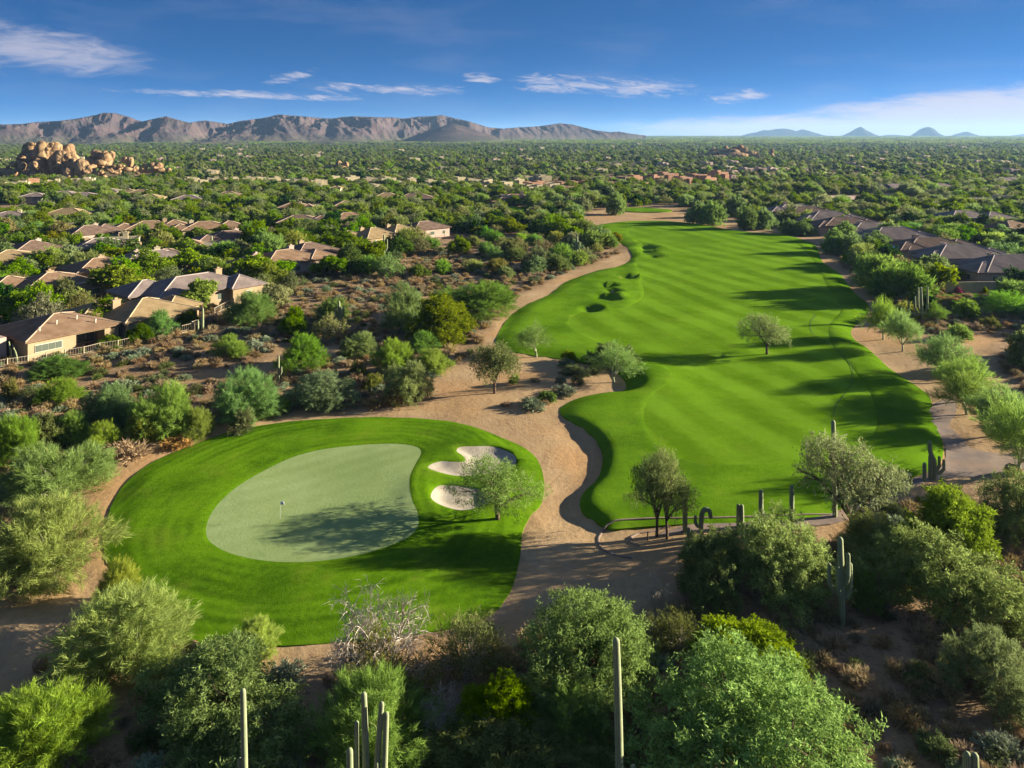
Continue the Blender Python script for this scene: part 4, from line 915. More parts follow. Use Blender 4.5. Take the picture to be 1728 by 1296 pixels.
# curb lines
M_KERB = mat('painted concrete kerb', (.42,.33,.26), .9, lambda t, p: t.mix(t.ss(t.noise(pos(t), .8, 4), .4, .6), (.19,.135,.105), (.26,.20,.155)))
def kerb(pts, label, wdt=.18, hgt=.10):
    P = resample(polyw(pts, .1, 6, False), .8, False); m = MB(); n = len(P)
    for i in range(n):
        d = P[min(i+1, n-1)]-P[max(i-1, 0)]; d = d/np.hypot(*d); q = np.array([-d[1], d[0]])*wdt/2; z = hz1(*P[i])
        a, b = P[i]+q, P[i]-q
        m.v += [(a[0], a[1], z-.2), (a[0], a[1], z+hgt-.03), (a[0]*.8+b[0]*.2, a[1]*.8+b[1]*.2, z+hgt), (a[0]*.2+b[0]*.8, a[1]*.2+b[1]*.8, z+hgt), (b[0], b[1], z+hgt-.03), (b[0], b[1], z-.2)]
    for i in range(n-1):
        for j in range(5): m.f.append((i*6+j, i*6+j+1, i*6+6+j+1, i*6+6+j)); m.mi.append(0)
    m.f += [(0,1,2,3,4,5), tuple((n-1)*6+k for k in (5,4,3,2,1,0))]; m.mi += [0, 0]
    link('kerb', m.mesh('kerb', M_KERB), None, label=label, cat='kerb')
kerb([(1400,869),(1300,874),(1180,879),(1100,881),(1040,885),(1020,890),(1010,903),(1012,917),(1025,930),(1045,938),(1066,942)], 'pale curb curling into a loop at the end of the cart path')
kerb([(1400,884),(1330,889),(1240,893),(1150,896)], 'reddish curb along the near side of the cart path')
kerb([(1598,790),(1575,797),(1560,803),(1530,812)], 'pale curb where the cart path meets the turf')
kerb([(1130,888),(1100,893),(1070,898),(1064,910),(1078,920)], 'small inner curb inside the loop')
# marker post and low stake
px_, py_, pz_ = ground(1093, 912); m = MB(); m.tube([(0,0,-.1), (0,0,.75)], .06, 8)
link('marker_post', m.mesh('marker_post', mat('dark post', (.05,.04,.035), .8)), None, (px_, py_, pz_), label='short dark marker post inside the curb loop', cat='post')
# thin drainage lines cut in the turf
M_DRAIN = mat('damp drain line', (.045,.11,.006), .9)
def strip(name, pts, wdt, off, mt):
    P = resample(polyw(pts, FZ, 8, False), .8, False); m = MB(); n = len(P)
    for i in range(n):
        d = P[min(i+1, n-1)]-P[max(i-1, 0)]; d = d/np.hypot(*d); q = np.array([-d[1], d[0]])*wdt/2
        for s in (1, -1):
            a = P[i]+q*s; m.v.append((a[0], a[1], hz1(*a)+off))
    m.f = [(2*i, 2*i+1, 2*i+3, 2*i+2) for i in range(n-1)]; m.mi = [0]*(n-1)
    link(name, m.mesh(name, mt), kind='structure')
strip('drain_line', [(1378,531),(1368,545),(1372,565),(1400,585),(1425,605),(1438,625),(1438,645),(1425,665),(1410,685),(1406,705)], .11, .085, M_DRAIN)
# ---- words for where a plant stands
LM = [(110,590,'the tan patio house'),(250,525,'the gold roofed chimney house'),(325,490,'the long dark roof'),(88,480,'the white parapet house'),(168,452,'the orange-brown chimney roof'),(255,438,'the shaded grey-brown roof'),
 (14,435,'the cream house at the left edge'),(55,420,'the small brown chimney roof'),(168,412,'the pillared porch house'),(150,393,'the dark hip roof'),(252,384,'the stepped orange-brown roofs'),(345,385,'the broad pinkish roof'),
 (385,402,'the brown roof by the umbrella trees'),(372,414,'the pale flat block'),(280,430,'the slatted pergola'),(478,442,'the wide tan roof'),(520,426,'the brown roof behind the wide tan one'),(628,398,'the first stepped gold roof'),
 (672,393,'the second stepped gold roof'),(716,386,'the lowest of three stepped roofs'),(497,352,'the lone pink roof'),(505,374,'the low ribbed roof'),(582,348,'the small salmon roof'),(652,335,'the gold pyramid roof'),(700,336,'the long brown central roof'),
 (868,337,'the square tower house'),(18,366,'the grey roof by the far turf'),(115,362,'the gold gable by the far turf'),(588,368,'the narrow pink roof'),(573,559,'the raised-arm saguaro'),(470,645,'the thin pale saguaro'),(648,440,'the saguaro by the stepped roofs'),
 (974,440,'the grey saguaro near the far fairway'),(240,592,'the long railing fence'),(740,580,'the wide saturated bush by the sand'),(605,606,'the round pale palo verde'),(410,722,'the large blue-green palo verde'),(510,632,'the bright mid-field palo verde'),
 (1060,440,'the left fairway corner'),(940,490,'the sand strip left of the fairway'),(1040,365,'the orange sand at the far end'),(1200,380,'the dark trunked far-end trees'),(1340,400,'the far end of the roof row'),(1410,432,'the bare strip trees'),
 (1480,428,'the middle of the roof row'),(1556,547,'the candelabra saguaro'),(1625,372,'the wide shaded-front house'),(1705,388,'the tan roof at the right edge'),(1515,318,'the yellow gable house'),(1645,336,'the long cream flat building'),
 (1400,338,'the dirt road'),(1630,512,'the garden lawn'),(1680,532,'the wire fence'),(1421,1054,'the many-armed saguaro'),(1600,1075,'the widest olive mesquite'),(1650,1215,'the dark right-edge mesquite'),(1400,1290,'the largest light green mesquite'),
 (1640,1300,'the stubby saguaro pair'),(1620,678,'the slanting palo verde row'),(1710,610,'the green bush at the right edge'),(300,745,'the tall round palo verde'),(100,688,'the bush below the tan house'),(388,608,'the bright bush right of the fence'),
 (210,668,'the grey shrub in left scrub'),(30,680,'the olive shrub at the left edge'),(1150,314,'the orange resort'),(60,298,'the golden boulder pile'),(170,298,'the lesser boulder stack'),(262,290,'the reddish boulders'),(1242,262,'the dark rocky knoll'),(578,283,'the orange boulder pair'),(400,262,'the mountain foot'),(800,262,'the low orange hill'),(1000,255,'the far pale peak'),(1450,250,'the right horizon butte'),(1600,262,'the far right plain'),(1060,1010,'the leafless dead tree'),(1260,1210,'the saturated green bush'),(345,560,'the fence corner pillar'),(420,592,'the silver shrub')]
LMW = [(*at(a, b), n_) for a, b, n_ in LM]
USED = set()
def where(x, y, head):
    near = sorted(LMW, key=lambda q: math.hypot(q[0]-x, q[1]-y))[:6]
    for q in near:
        dx, dy = x-q[0], y-q[1]; a_ = math.degrees(math.atan2(dy, dx)) % 360
        rel = ['right of', 'behind and right of', 'behind', 'behind and left of', 'left of', 'in front and left of', 'in front of', 'in front and right of'][int((a_+22.5)//45) % 8]
        d = math.hypot(dx, dy); pre = 'close' if d < 9 else ('some way' if d < 26 else 'well')
        for lb in ('%s %s %s %s' % (head, pre, rel, q[2]),):
            if lb not in USED and len(lb.split()) <= 16: USED.add(lb); return lb
    for adj in ('second', 'third', 'fourth', 'fifth', 'sixth', 'seventh', 'eighth', 'ninth', 'tenth', 'eleventh', 'twelfth', 'next', 'last'):
        lb = '%s %s %s %s' % (adj, head, rel, q[2])
        if lb not in USED: USED.add(lb); return lb
    return lb
HEAD = dict(palo_mid='feathery green tree', mesq_mid='dusty green tree', open_mid='airy grey-green tree', lush_mid='bright leafy tree', lush_tree_mid='umbrella shaped tree', dark_mid='dark evergreen tree', dry_shrub='dry tan shrub', creo_shrub='olive green shrub', gray_shrub='silvery shrub')
ORD = ['first','second','third','fourth','fifth','sixth','seventh','eighth','ninth','tenth','eleventh','twelfth','thirteenth','fourteenth','fifteenth','sixteenth','seventeenth','eighteenth','nineteenth','twentieth']+['twenty-'+k for k in 'first second third fourth fifth sixth seventh eighth ninth'.split()]+['thirtieth']+['thirty-'+k for k in 'first second third fourth fifth sixth seventh eighth ninth'.split()]+['fortieth']*9
# ------------------------------------------------------------------ houses
def m_roof(c1, c2):
    def f(t, p):
        P = t.node('ShaderNodeTexCoord').outputs['Object']; x, y, z = t.sep(P)
        n = t.noise(P, .5, 4); f_ = t.noise(P, 6, 3, .7)
        rows = t.m('FRACT', t.m('MULTIPLY', z, 5.5)); col = t.m('FRACT', t.m('MULTIPLY', t.m('ADD', x, y), 3.0))
        c = t.mix(t.ss(n, .3, .7), c1, c2)
        c = t.mix(t.m('MULTIPLY', f_, .6), c, t.mix(1, c, (.5,.5,.5), 'MULTIPLY'))
        bump(t, p, t.m('ADD', rows, t.m('MULTIPLY', col, .6)), .8, .06)
        return c
    return f
ROOFS = [mat('clay tile tan', (.3,.2,.12), .9, m_roof((.215,.130,.075), (.30,.195,.12)), .1), mat('clay tile brown', (.2,.13,.09), .9, m_roof((.155,.10,.072), (.23,.155,.11)), .1),
         mat('concrete tile mauve', (.2,.14,.12), .9, m_roof((.20,.155,.135), (.29,.225,.195)), .1), mat('clay tile gold', (.4,.28,.13), .9, m_roof((.28,.195,.095), (.36,.26,.135)), .1),
         mat('flat roof coating', (.5,.45,.38), .9, m_roof((.34,.28,.21), (.44,.38,.30)), .1)]
def m_stucco(a, b):
    def f(t, p):
        P = pos(t); bump(t, p, t.noise(P, 8, 3), .3, .02); return t.mix(t.ss(t.noise(P, .4, 4), .35, .7), a, b)
    return f
WALLS = [mat('stucco buff', (.55,.42,.25), .9, m_stucco((.29,.215,.125), (.35,.265,.155)), .1), mat('stucco rose', (.42,.32,.26), .9, m_stucco((.38,.28,.22), (.46,.35,.28)), .1),
         mat('stucco cream', (.66,.56,.38), .9, m_stucco((.40,.345,.205), (.50,.43,.27)), .1), mat('adobe orange', (.5,.24,.12), .9, m_stucco((.36,.19,.11), (.44,.27,.17)), .1)]
M_GLASS = mat('window glass', (.10,.12,.09), .12, spec=.8); M_TRIM = mat('pale trim', (.60,.53,.42), .7); M_DARK = mat('dark patio table', (.03,.025,.02), .9)  # M_DARK: even dark colour of the patio table
M_TARP = mat('blue tarp', (.02,.22,.60), .5)
def hip(mb, x0, x1, y0, y1, z, rise, typ='hip', th=.22, m=0):
    """roof with ridge along its longer side"""
    L, Wd = x1-x0, y1-y0
    if typ == 'flat':
        mb.box(x0, x1, y0, y1, z-.1, z+.12, m); return
    if L >= Wd:
        k = Wd/2 if typ == 'hip' else 0; k = min(k, L/2-.3); yc = (y0+y1)/2
        r0, r1 = (x0+k, yc, z+rise), (x1-k, yc, z+rise)
        b = [(x0,y0,z), (x1,y0,z), (x1,y1,z), (x0,y1,z)]
        fs = [(0,1,5,4), (2,3,4,5), (1,2,5), (3,0,4)]
    else:
        k = L/2 if typ == 'hip' else 0; k = min(k, Wd/2-.3); xc = (x0+x1)/2
        r0, r1 = (xc, y0+k, z+rise), (xc, y1-k, z+rise)
        b = [(x0,y0,z), (x1,y0,z), (x1,y1,z), (x0,y1,z)]
        fs = [(3,0,4,5), (1,2,5,4), (0,1,4), (2,3,5)]
    mb.add(b+[r0, r1], fs, m)
    lo = [(p[0], p[1], p[2]-th) for p in b]
    mb.add(b+lo, [(0,4,5,1), (1,5,6,2), (2,6,7,3), (3,7,4,0), (4,7,6,5)], m)
def ridge_caps(mb, x0, x1, y0, y1, z, rise):
    L, Wd = x1-x0, y1-y0
    if L >= Wd: k = min(Wd/2, L/2-.3); yc = (y0+y1)/2; r0, r1 = (x0+k, yc, z+rise+.02), (x1-k, yc, z+rise+.02); cs = [(x0,y0,r0), (x0,y1,r0), (x1,y0,r1), (x1,y1,r1)]
    else: k = min(L/2, Wd/2-.3); xc = (x0+x1)/2; r0, r1 = (xc, y0+k, z+rise+.02), (xc, y1-k, z+rise+.02); cs = [(x0,y0,r0), (x1,y0,r0), (x0,y1,r1), (x1,y1,r1)]
    mb.tube([r0, r1], .11, 6)
    for (a, b, r) in cs: mb.tube([(a, b, z+.03), r], .10, 6)
HFOOT = []; LASTH = [None]
def house(cx, cy, ang, label, wings, wall=0, roof=0, chim=(), win=True, group=None, z=None, detail=1, tarp=False, cap=True, cat='house', name='house'):
    z = hz1(cx, cy) if z is None else z
    e = link(name, None, None, (cx, cy, z), ang, label=label, cat=cat, group=group)
    for wi, (ox, oy, L, Wd, wh, rise, typ) in enumerate(wings):
        wh = wh+.03*wi
        m = MB(); x0, x1, y0, y1 = ox-L/2, ox+L/2, oy-Wd/2, oy+Wd/2
        m.box(x0, x1, y0, y1, -1.2, wh)
        if typ == 'flat':      # parapet
            for (a, b, c, d) in ((x0, x1, y0, y0+.25), (x0, x1, y1-.25, y1), (x0, x0+.25, y0+.25, y1-.25), (x1-.25, x1, y0+.25, y1-.25)): m.box(a, b, c, d, wh+.002, wh+.5)
        link('wall', m.mesh('wall', WALLS[wall]), e)
        m = MB(); oh = .55 if typ != 'flat' else -.27
        hip(m, x0-oh, x1+oh, y0-oh, y1+oh, wh+(.14 if typ != 'flat' else .05), rise, typ)
        ro = link('roof', m.mesh('roof', ROOFS[roof if typ != 'flat' else 4]), e)
        if typ == 'hip' and cap:
            m = MB(); ridge_caps(m, x0-oh, x1+oh, y0-oh, y1+oh, wh+.14, rise); link('ridge_cap', m.mesh('ridge_cap', M_CAPS[roof]), ro)
        if win:
            for side in range(4):
                ln = L if side % 2 == 0 else Wd; nwin = max(1, int(ln/4.5)); 
                for k in range(nwin):
                    u = -ln/2+ln*(k+.5)/nwin; ww = .8 if (k+side) % 2 else .55
                    m = MB(); a, b = u-ww, u+ww; zz0, zz1 = 1.0, 2.15
                    fr = MB()
                    if side == 0: bx = (ox+a, ox+b, y0-.05, y0-.012); fx_ = (ox+a-.08, ox+b+.08, y0-.03, y0-.008)
                    elif side == 2: bx = (ox+a, ox+b, y1+.012, y1+.05); fx_ = (ox+a-.08, ox+b+.08, y1+.008, y1+.03)
                    elif side == 1: bx = (x1+.012, x1+.05, oy+a, oy+b); fx_ = (x1+.008, x1+.03, oy+a-.08, oy+b+.08)
                    else: bx = (x0-.05, x0-.012, oy+a, oy+b); fx_ = (x0-.03, x0-.008, oy+a-.08, oy+b+.08)
                    m.box(*bx, zz0, zz1); fr.box(*fx_, zz0-.08, zz1+.08)
                    f_ = link('window', fr.mesh('window', M_TRIM), e); link('pane', m.mesh('pane', M_GLASS), f_)
    for (x, y, zt) in chim:
        m = MB(); m.box(x-.7, x+.7, y-.45, y+.45, 2.0, zt); m.box(x-.8, x+.8, y-.55, y+.55, zt+.002, zt+.15); m.box(x-.25, x+.25, y-.2, y+.2, zt+.15, zt+.45)
        link('chimney', m.mesh('chimney', WALLS[wall]), e)
    R = max(math.hypot(abs(w_[0])+w_[2]/2, abs(w_[1])+w_[3]/2) for w_ in wings)
    HFOOT.append((cx, cy, ang, wings, R)); LASTH[0] = e; return e
M_CAPS = [mat('ridge cap light', (.36,.27,.19), .9), mat('ridge cap brown', (.33,.24,.19), .9), mat('ridge cap mauve', (.40,.33,.29), .9), mat('ridge cap gold', (.40,.31,.19), .9)]
A54 = math.radians(54)
def hp(px, py, z=3.5): return at(px, py, z)
# tan house with patio beside the fence (built piece by piece)
a = np.array([math.cos(A54), math.sin(A54)]); b_ = np.array([-a[1], a[0]]); C0 = np.array(at(45, 577, 3.0))
cc = C0+7.2*a+6.6*b_
z0h = hz1(*cc)
e = link('house', None, None, (cc[0], cc[1], z0h), A54, label='tan house with a tiled hip roof and covered patio beside the long fence', cat='house')
m = MB(); m.box(-7.0, -.2, -6.5, 6.5, -1, 2.9); m.box(-.2, 5.0, -3.2, 6.5, -1, 2.898); m.box(5.0, 7.0, -6.5, 6.5, -1, 2.9); m.box(-.2, 5.0, -6.5, -6.15, 2.5, 2.899)
link('wall', m.mesh('wall', WALLS[0]), e)
m = MB(); hip(m, -7.6, 7.6, -7.1, 7.1, 3.0, 2.1); ro = link('roof', m.mesh('roof', ROOFS[0]), e)
m = MB(); ridge_caps(m, -7.6, 7.6, -7.1, 7.1, 3.0, 2.1); link('ridge_cap', m.mesh('ridge_cap', M_CAPS[0]), ro)
for (x, y) in ((-1.5, -3.4), (1.8, -3.0), (-4.5, -4.5), (3.8, -5.2)):
    m = MB()
    zr = 3.0+2.1*(1-abs(y)/7.1)
    m.tube([(x, y, zr-.2), (x, y, zr+.5)], .10, 8); m.tube([(x, y, zr+.48), (x, y, zr+.62)], .16, 8); link('vent_pipe', m.mesh('vent_pipe', M_TRIM), ro)
m = MB(); m.box(-6.0, -2.0, -6.58, -6.505, .95, 2.15); f_ = link('window', m.mesh('window', M_TRIM), e)
for k in range(4):
    m = MB(); m.box(-5.92+k*.98, -5.02+k*.98, -6.62, -6.585, 1.03, 2.07); link('pane', m.mesh('pane', M_GLASS), f_)
m = MB(); m.box(.2, 4.6, -3.26, -3.21, .1, 2.3); f_ = link('patio_door', m.mesh('patio_door', M_TRIM), e)
for k in range(3):
    m = MB(); m.box(.3+k*1.45, 1.6+k*1.45, -3.30, -3.265, .2, 2.2); link('pane', m.mesh('pane', M_GLASS), f_)
m = MB(); m.box(-.2, .12, -6.49, -6.17, 0, 2.49); m.box(4.68, 4.99, -6.49, -6.17, 0, 2.49); link('patio_post', m.mesh('patio_post', WALLS[0]), e)
m = MB(); m.box(-.3, 5.1, -7.2, -3.3, -.2, .06); link('patio_slab', m.mesh('patio_slab', M_KERB), e)
m = MB(); m.box(-17, -8.2, -1, 7, -1, 2.75); link('wall', m.mesh('wall', WALLS[1]), e)
m = MB(); hip(m, -17.5, -7.7, -1.5, 7.5, 2.85, 1.9); link('roof', m.mesh('roof', ROOFS[2]), e)
m = MB(); m.box(-11, -8.4, -2.4, -1.02, -1, 3.3); link('garden_wall', m.mesh('garden_wall', WALLS[1]), e)
HFOOT.append((cc[0], cc[1], A54, [(0,0,15,14,0,0,''), (-12,3,10,9,0,0,'')], 20))
# patio table and chairs
def patio_set(x, y, z, lab):
    t = link('patio_table', None, None, (x, y, z), .4, label=lab, cat='table')
    m = MB(); m.tube([(0,0,.68), (0,0,.72)], .55, 14); link('table_top', m.mesh('table_top', M_DARK), t)
    m = MB(); m.tube([(0,0,0), (0,0,.68)], .05, 6); m.tube([(0,0,0), (0,0,.03)], .3, 10); link('table_base', m.mesh('table_base', M_DARK), t)
q_ = cc+2.6*a-4.8*b_; patio_set(q_[0], q_[1], z0h+.06, 'dark round table under the patio roof of the tan house')
H = [ # px, py (roof centre), angle, wings, wall, roof, chimneys, label
 (245,516,54,[(0,0,13,12,2.9,2.3,'hip'),(-6,6,9,9,2.8,1.8,'hip'),(6,1,6,7,2.9,1.5,'hip')],0,3,[(-4.2,2.2,5.4)],'gold roofed house with a big chimney above the fence corner'),
 (325,478,50,[(0,0,20,13,3.1,2.4,'hip'),(8,-4,7,8,3.0,1.9,'hip'),(-8,4,10,9,3.0,2,'hip')],0,2,[(7,2.5,5.6)],'long dark roofed house behind the round umbrella tree'),
 (88,468,50,[(0,0,13,11,3.0,2.0,'hip'),(-7,4,9,9,2.9,1.8,'hip'),(3,-7,9,5,3.0,0,'flat')],0,0,[(0,1.5,5.3)],'house with white parapet and chimney left of the wide umbrella tree'),
 (168,444,50,[(0,0,14,11,3.0,2.2,'hip'),(6,-4,7,7,3.0,1.6,'hip')],0,0,[(1,2,5.4)],'brown and orange roof with chimney behind the wide umbrella tree'),
 (255,430,42,[(0,0,17,12,3.0,2.1,'hip'),(8,-3,7,9,2.9,1.7,'hip')],1,2,[(-3,1.5,5.3)],'shaded grey-brown roof behind the large leafy tree'),
 (14,428,45,[(0,0,12,11,3.0,1.8,'hip')],2,3,[],'cream walled house cut by the left edge'),
 (55,414,50,[(0,0,12,11,3.0,2.1,'hip'),(-5,5,8,8,2.9,1.6,'hip')],1,1,[(2,2,5.2)],'small brown roofed house near the left edge with a chimney'),
 (168,408,40,[(0,0,14,11,3.0,1.9,'hip'),(7,-2,6,6,3,1.2,'flat')],0,2,[(-3,1,5)],'grey roof with a pillared porch in the left housing'),
 (150,388,48,[(0,0,14,11,3.0,2.2,'hip'),(6,3,8,8,3,1.8,'hip')],1,1,[(3,3,5.3)],'dark hip roof left of the compact bright tree'),
 (252,378,30,[(0,0,15,11,3.0,2.0,'hip'),(-8,0,7,9,3,1.6,'hip'),(8,1,8,8,3,1.7,'hip')],0,0,[(5,1.5,5.4)],'broad house of stepped orange-brown roofs in the upper left'),
 (345,379,30,[(0,0,15,11,3.0,2.0,'hip'),(-8,-1,7,8,3,1.7,'hip'),(8,0,8,8,3,1.7,'hip')],2,0,[(-4,1.5,5.4)],'broad pinkish roofed house right of the stepped orange-brown one'),
 (385,397,38,[(0,0,16,12,3.0,2.2,'hip'),(-7,-3,8,8,3,1.7,'hip')],1,1,[(3,2,5.4)],'brown roofed house right of the umbrella tree group'),
 (372,408,20,[(0,0,11,8,3.2,0,'flat'),(-8,2,7,7,3,1.6,'hip')],2,0,[],'pale blue-grey walled flat block with a saguaro in front'),
 (280,424,35,[(0,0,10,9,3.0,1.7,'hip')],2,1,[(-2,1,5.2)],'small house with a white chimney and slatted pergola'),
 (478,432,48,[(0,0,17,13,3.0,2.4,'hip'),(8,-2,8,9,3,1.9,'hip'),(-8,1,8,9,3,1.9,'hip')],1,0,[(-7,1,5.3),(4,3,5.8)],'wide tan roofed house above the dark red shrubs'),
 (520,418,48,[(0,0,14,12,3.0,2.4,'hip')],0,1,[(-1,2,5.8)],'brown hip roof behind the wide tan roofed house'),
 (628,392,48,[(0,0,12,11,3.0,2.4,'hip'),(-7,3,8,8,3,1.8,'hip')],0,3,[(-3,1.5,5.5)],'first of three stepped roofs, gold with a chimney'),
 (672,387,48,[(0,0,12,11,3.0,2.4,'hip'),(-7,3,8,8,3,1.8,'hip')],0,3,[(-3,1.5,5.5)],'second of three stepped roofs, gold with a chimney'),
 (716,379,40,[(0,0,14,10,3.0,2.0,'hip')],1,1,[],'third of three stepped roofs, brown and lower'),
 (497,347,10,[(0,0,15,12,3.0,2.2,'hip'),(6,-3,6,7,3,1.8,'hip')],2,0,[(2,2,5.4)],'pink hip roofed house standing alone in the central trees'),
 (505,368,15,[(0,0,15,11,3.0,2.0,'hip'),(8,0,8,8,3,1.6,'hip')],0,1,[],'low ribbed brown roof below the pink hip roofed house'),
 (582,343,20,[(0,0,11,10,3.0,2.0,'hip')],0,0,[],'small salmon roof in the central trees'),
 (540,343,0,[(0,0,12,7,3.0,0,'flat')],1,2,[],'flat grey roof left of the small salmon one'),
 (588,364,30,[(0,0,13,9,3.0,2.0,'hip'),(-7,1,6,8,3,1.4,'hip')],2,0,[],'narrow pink roof above the dark round tree'),
 (652,330,10,[(0,0,14,12,3.0,2.4,'hip')],2,3,[],'gold pyramid roof in the central trees, left of a pair'),
 (700,331,10,[(0,0,18,12,3.0,2.2,'hip')],0,1,[],'long brown roof in the central trees, right of a pair'),
 (868,331,10,[(0,0,15,11,3.4,1.6,'hip'),(-4,-2,6,6,4.4,0,'flat')],1,0,[(4,1,6)],'brown house with a square tower left of the far fairway'),
 (18,360,20,[(0,0,14,11,3.0,1.8,'hip')],2,2,[(3,0,5.2)],'grey roof with a cream chimney beside the far turf at left'),
 (115,357,10,[(0,0,15,11,3.0,2.2,'hip')],2,3,[],'gold gable roof below the far turf at left'),
 (105,373,15,[(0,0,14,8,3.0,0,'flat')],0,1,[],'flat terrace roof under the gold gable'),
 (205,399,20,[(0,0,10,8,3,0,'flat')],2,2,[(1,1,5)],'small flat house with a white vent beside the bright tree'),
 (60,328,10,[(0,0,11,9,3,1.6,'hip')],1,2,[],'small grey roof in the far left trees'), (108,325,10,[(0,0,13,10,3,1.8,'hip')],2,2,[],'dark gabled roof in the far left trees'),
 (142,328,15,[(0,0,13,10,3,1.8,'hip')],1,2,[],'second dark gabled roof in the far left trees'), (182,320,5,[(0,0,13,10,3,1.6,'hip')],2,2,[],'grey roof left of the far gold roofs'),
 (218,322,5,[(0,0,11,9,3,1.8,'hip')],2,3,[(0,0,5)],'pale gable end in the far left trees'), (240,322,5,[(0,0,12,9,3,1.8,'hip')],0,3,[],'pale tan roof in the far left trees'),
 (253,331,5,[(0,0,12,10,3,2,'hip')],2,3,[],'small gold pyramid roof in the far left trees'), (318,332,10,[(0,0,13,10,3,1.8,'hip')],1,2,[],'grey roof below the cream row'), (385,326,10,[(0,0,11,9,3,1.8,'hip')],0,1,[],'brown roof below the cream row'),
 (568,322,0,[(0,0,5,5,5.5,1.0,'hip')],2,3,[],'narrow cream tower in the central trees'),
 # right side
 (1625,364,8,[(0,0,18,12,3.4,2.3,'hip'),(10,-3,12,10,3.2,2.1,'hip'),(-4,-7,14,5,3.6,0,'flat')],1,2,[],'wide house with shaded front wall behind the roof row'),
 (1705,380,20,[(0,0,14,11,3.2,2.1,'hip'),(-3,-7,9,5,3.4,0,'flat')],2,0,[],'tan roofed house cut by the right edge'),
 (1515,314,12,[(0,0,14,11,3.2,2.2,'gable'),(-9,2,10,9,3,1.8,'hip')],2,2,[(-2,1,5.6)],'yellow gable fronted house on the right plain'),
 (1588,312,10,[(0,0,15,10,3,1.8,'hip')],1,2,[(0,1,5.2)],'dark roof right of the yellow gable'), (1412,304,5,[(0,0,14,11,3.4,2,'hip')],1,2,[],'blue-grey shaded roof left of the yellow gable'),
 (1690,302,15,[(0,0,16,12,3.2,2,'hip'),(8,0,7,7,3,2,'gable')],2,2,[],'white gabled house at the far right'), (1680,314,10,[(0,0,13,9,3,1.6,'hip')],1,2,[],'low roof under the white gabled house'),
 (1645,332,0,[(0,0,32,10,3.0,0,'flat'),(14,0,5,9,4.2,0,'flat')],2,2,[],'long cream flat building with a rounded end at right'),
 (1462,306,10,[(0,0,12,10,3,1.6,'hip')],1,2,[(0,0,5)],'small dark roof between two gabled houses at right'),
]
M_SLAT = mat('blue slats', (.06,.07,.16), .4)
for (px, py, an, wg, wl, rf, ch, lb) in H:
    x, y = at(px, py, 4.0); house(x, y, math.radians(an), lb, wg, wl, rf, ch, win=py > 335)
# pergola slats
x, y = at(270, 426, 3.4); e = link('pergola', None, None, (x-2, y-5, hz1(x, y)), .5, label='dark slatted pergola beside the white chimney', cat='pergola')
m = MB()
for sx in (-4, 4):
    for sy in (-2, 2): m.box(sx-.1, sx+.1, sy-.1, sy+.1, -.5, 2.8)
link('post_frame', m.mesh('post_frame', M_TRIM), e)
ms = MB(); ms.box(-.18, .18, -2.6, 2.6, 2.82, 3.0); ms = ms.mesh('slat', M_SLAT)
for k in range(11): link('slat', ms, e, (-4.2+k*.84, 0, 0))
# the row of roofs along the right of the fairway
RL = ['nearest house of the right-hand roof row with a big chimney', 'second house of the roof row, with a broad shaded gable', 'house of the roof row with a blue tarp on its eave', 'fourth house of the roof row counted from the near end',
      'fifth house of the roof row counted from the near end', 'sixth house of the roof row counted from the near end', 'seventh house of the roof row counted from the near end', 'eighth house of the roof row with cream trim', 'farthest house of the right-hand roof row']
for i in range(9):
    Yr = 184+i*17.5; Xr = 118+(-1)**i*.8
    wg = [(0,0,19,11.5,3.1+.3*(i % 2),2.9-.3*(i % 3),'hip'), (9,1,10,9.5,2.9,1.9,'hip'), (-8,-2.5,8,7,2.9,1.8,'hip')]
    hh_ = house(Xr, Yr, math.radians(4), RL[i], wg, 1, [2,2,1,2,2,1,2,1,2][i], [(-3.5, 1.5, 6.2)] if i % 2 == 0 or i == 1 else [(2, 2, 5.8)])
    if i == 2:
        m = MB(); m.add([(-15.6,-4.2,2.9), (-11.6,-4.6,3.5), (-11.4,-.2,3.62), (-15.4,.2,2.95)], [(0,1,2,3)]); o = link('tarp', m.mesh('tarp', M_TARP), None, (Xr, Yr, hz1(Xr, Yr)), math.radians(4), label='bright blue tarp stretched over a patio of the roof row', cat='tarp')
        o.modifiers.new('thick', 'SOLIDIFY').thickness = .04
ROWN = ['first','second','third','fourth','fifth','sixth','seventh','eighth','ninth','tenth','eleventh','twelfth','thirteenth','fourteenth','fifteenth','sixteenth','seventeenth','eighteenth','nineteenth','twentieth']+['twenty-'+k for k in 'first second third fourth fifth sixth seventh eighth ninth'.split()]+['thirtieth']+['thirty-'+k for k in 'first second third fourth fifth sixth seventh eighth ninth'.split()]+['fortieth']*9
# far flat-roofed rows
def adobe(px, py, w, h, wall, label, group, extra=None, depth=9):
    X_, Y_ = at(px, py, 0); s = Y_/F; L = w*s; hh = h*s*1.05
    r = PR
    wg = [(0, 0, L, depth, hh, 0, 'flat')]
    if L > 7: wg.append((r.uniform(-.25, .25)*L, -depth*.5-1.5, L*.4, 3.2, hh*.8, 0, 'flat')); wg.append((r.uniform(-.3, .3)*L, 1.5, L*.35, depth*.6, hh*1.18, 0, 'flat'))
    house(X_, Y_+depth/2, r.uniform(.32, .55), label, wg, wall, 4, [], win=False, group=group, name='adobe_house', z=hz1(X_, Y_))
    HFOOT[-1][3].append((0, -16, L+4, 30, 0, 0, '')) if py > 299 else None
    HFOOT[-1] = HFOOT[-1][:4]+(L+34,)
    e = LASTH[0]
    for k in range(max(1, int(L/6))):
        u = -L/2+L*(k+.5)/max(1, int(L/6)); m = MB(); m.box(u-.7, u+.7, -depth/2-.06, -depth/2-.012, .9, 2.1); link('window', m.mesh('window', M_GLASS), e)
x = 283; nrow = 0
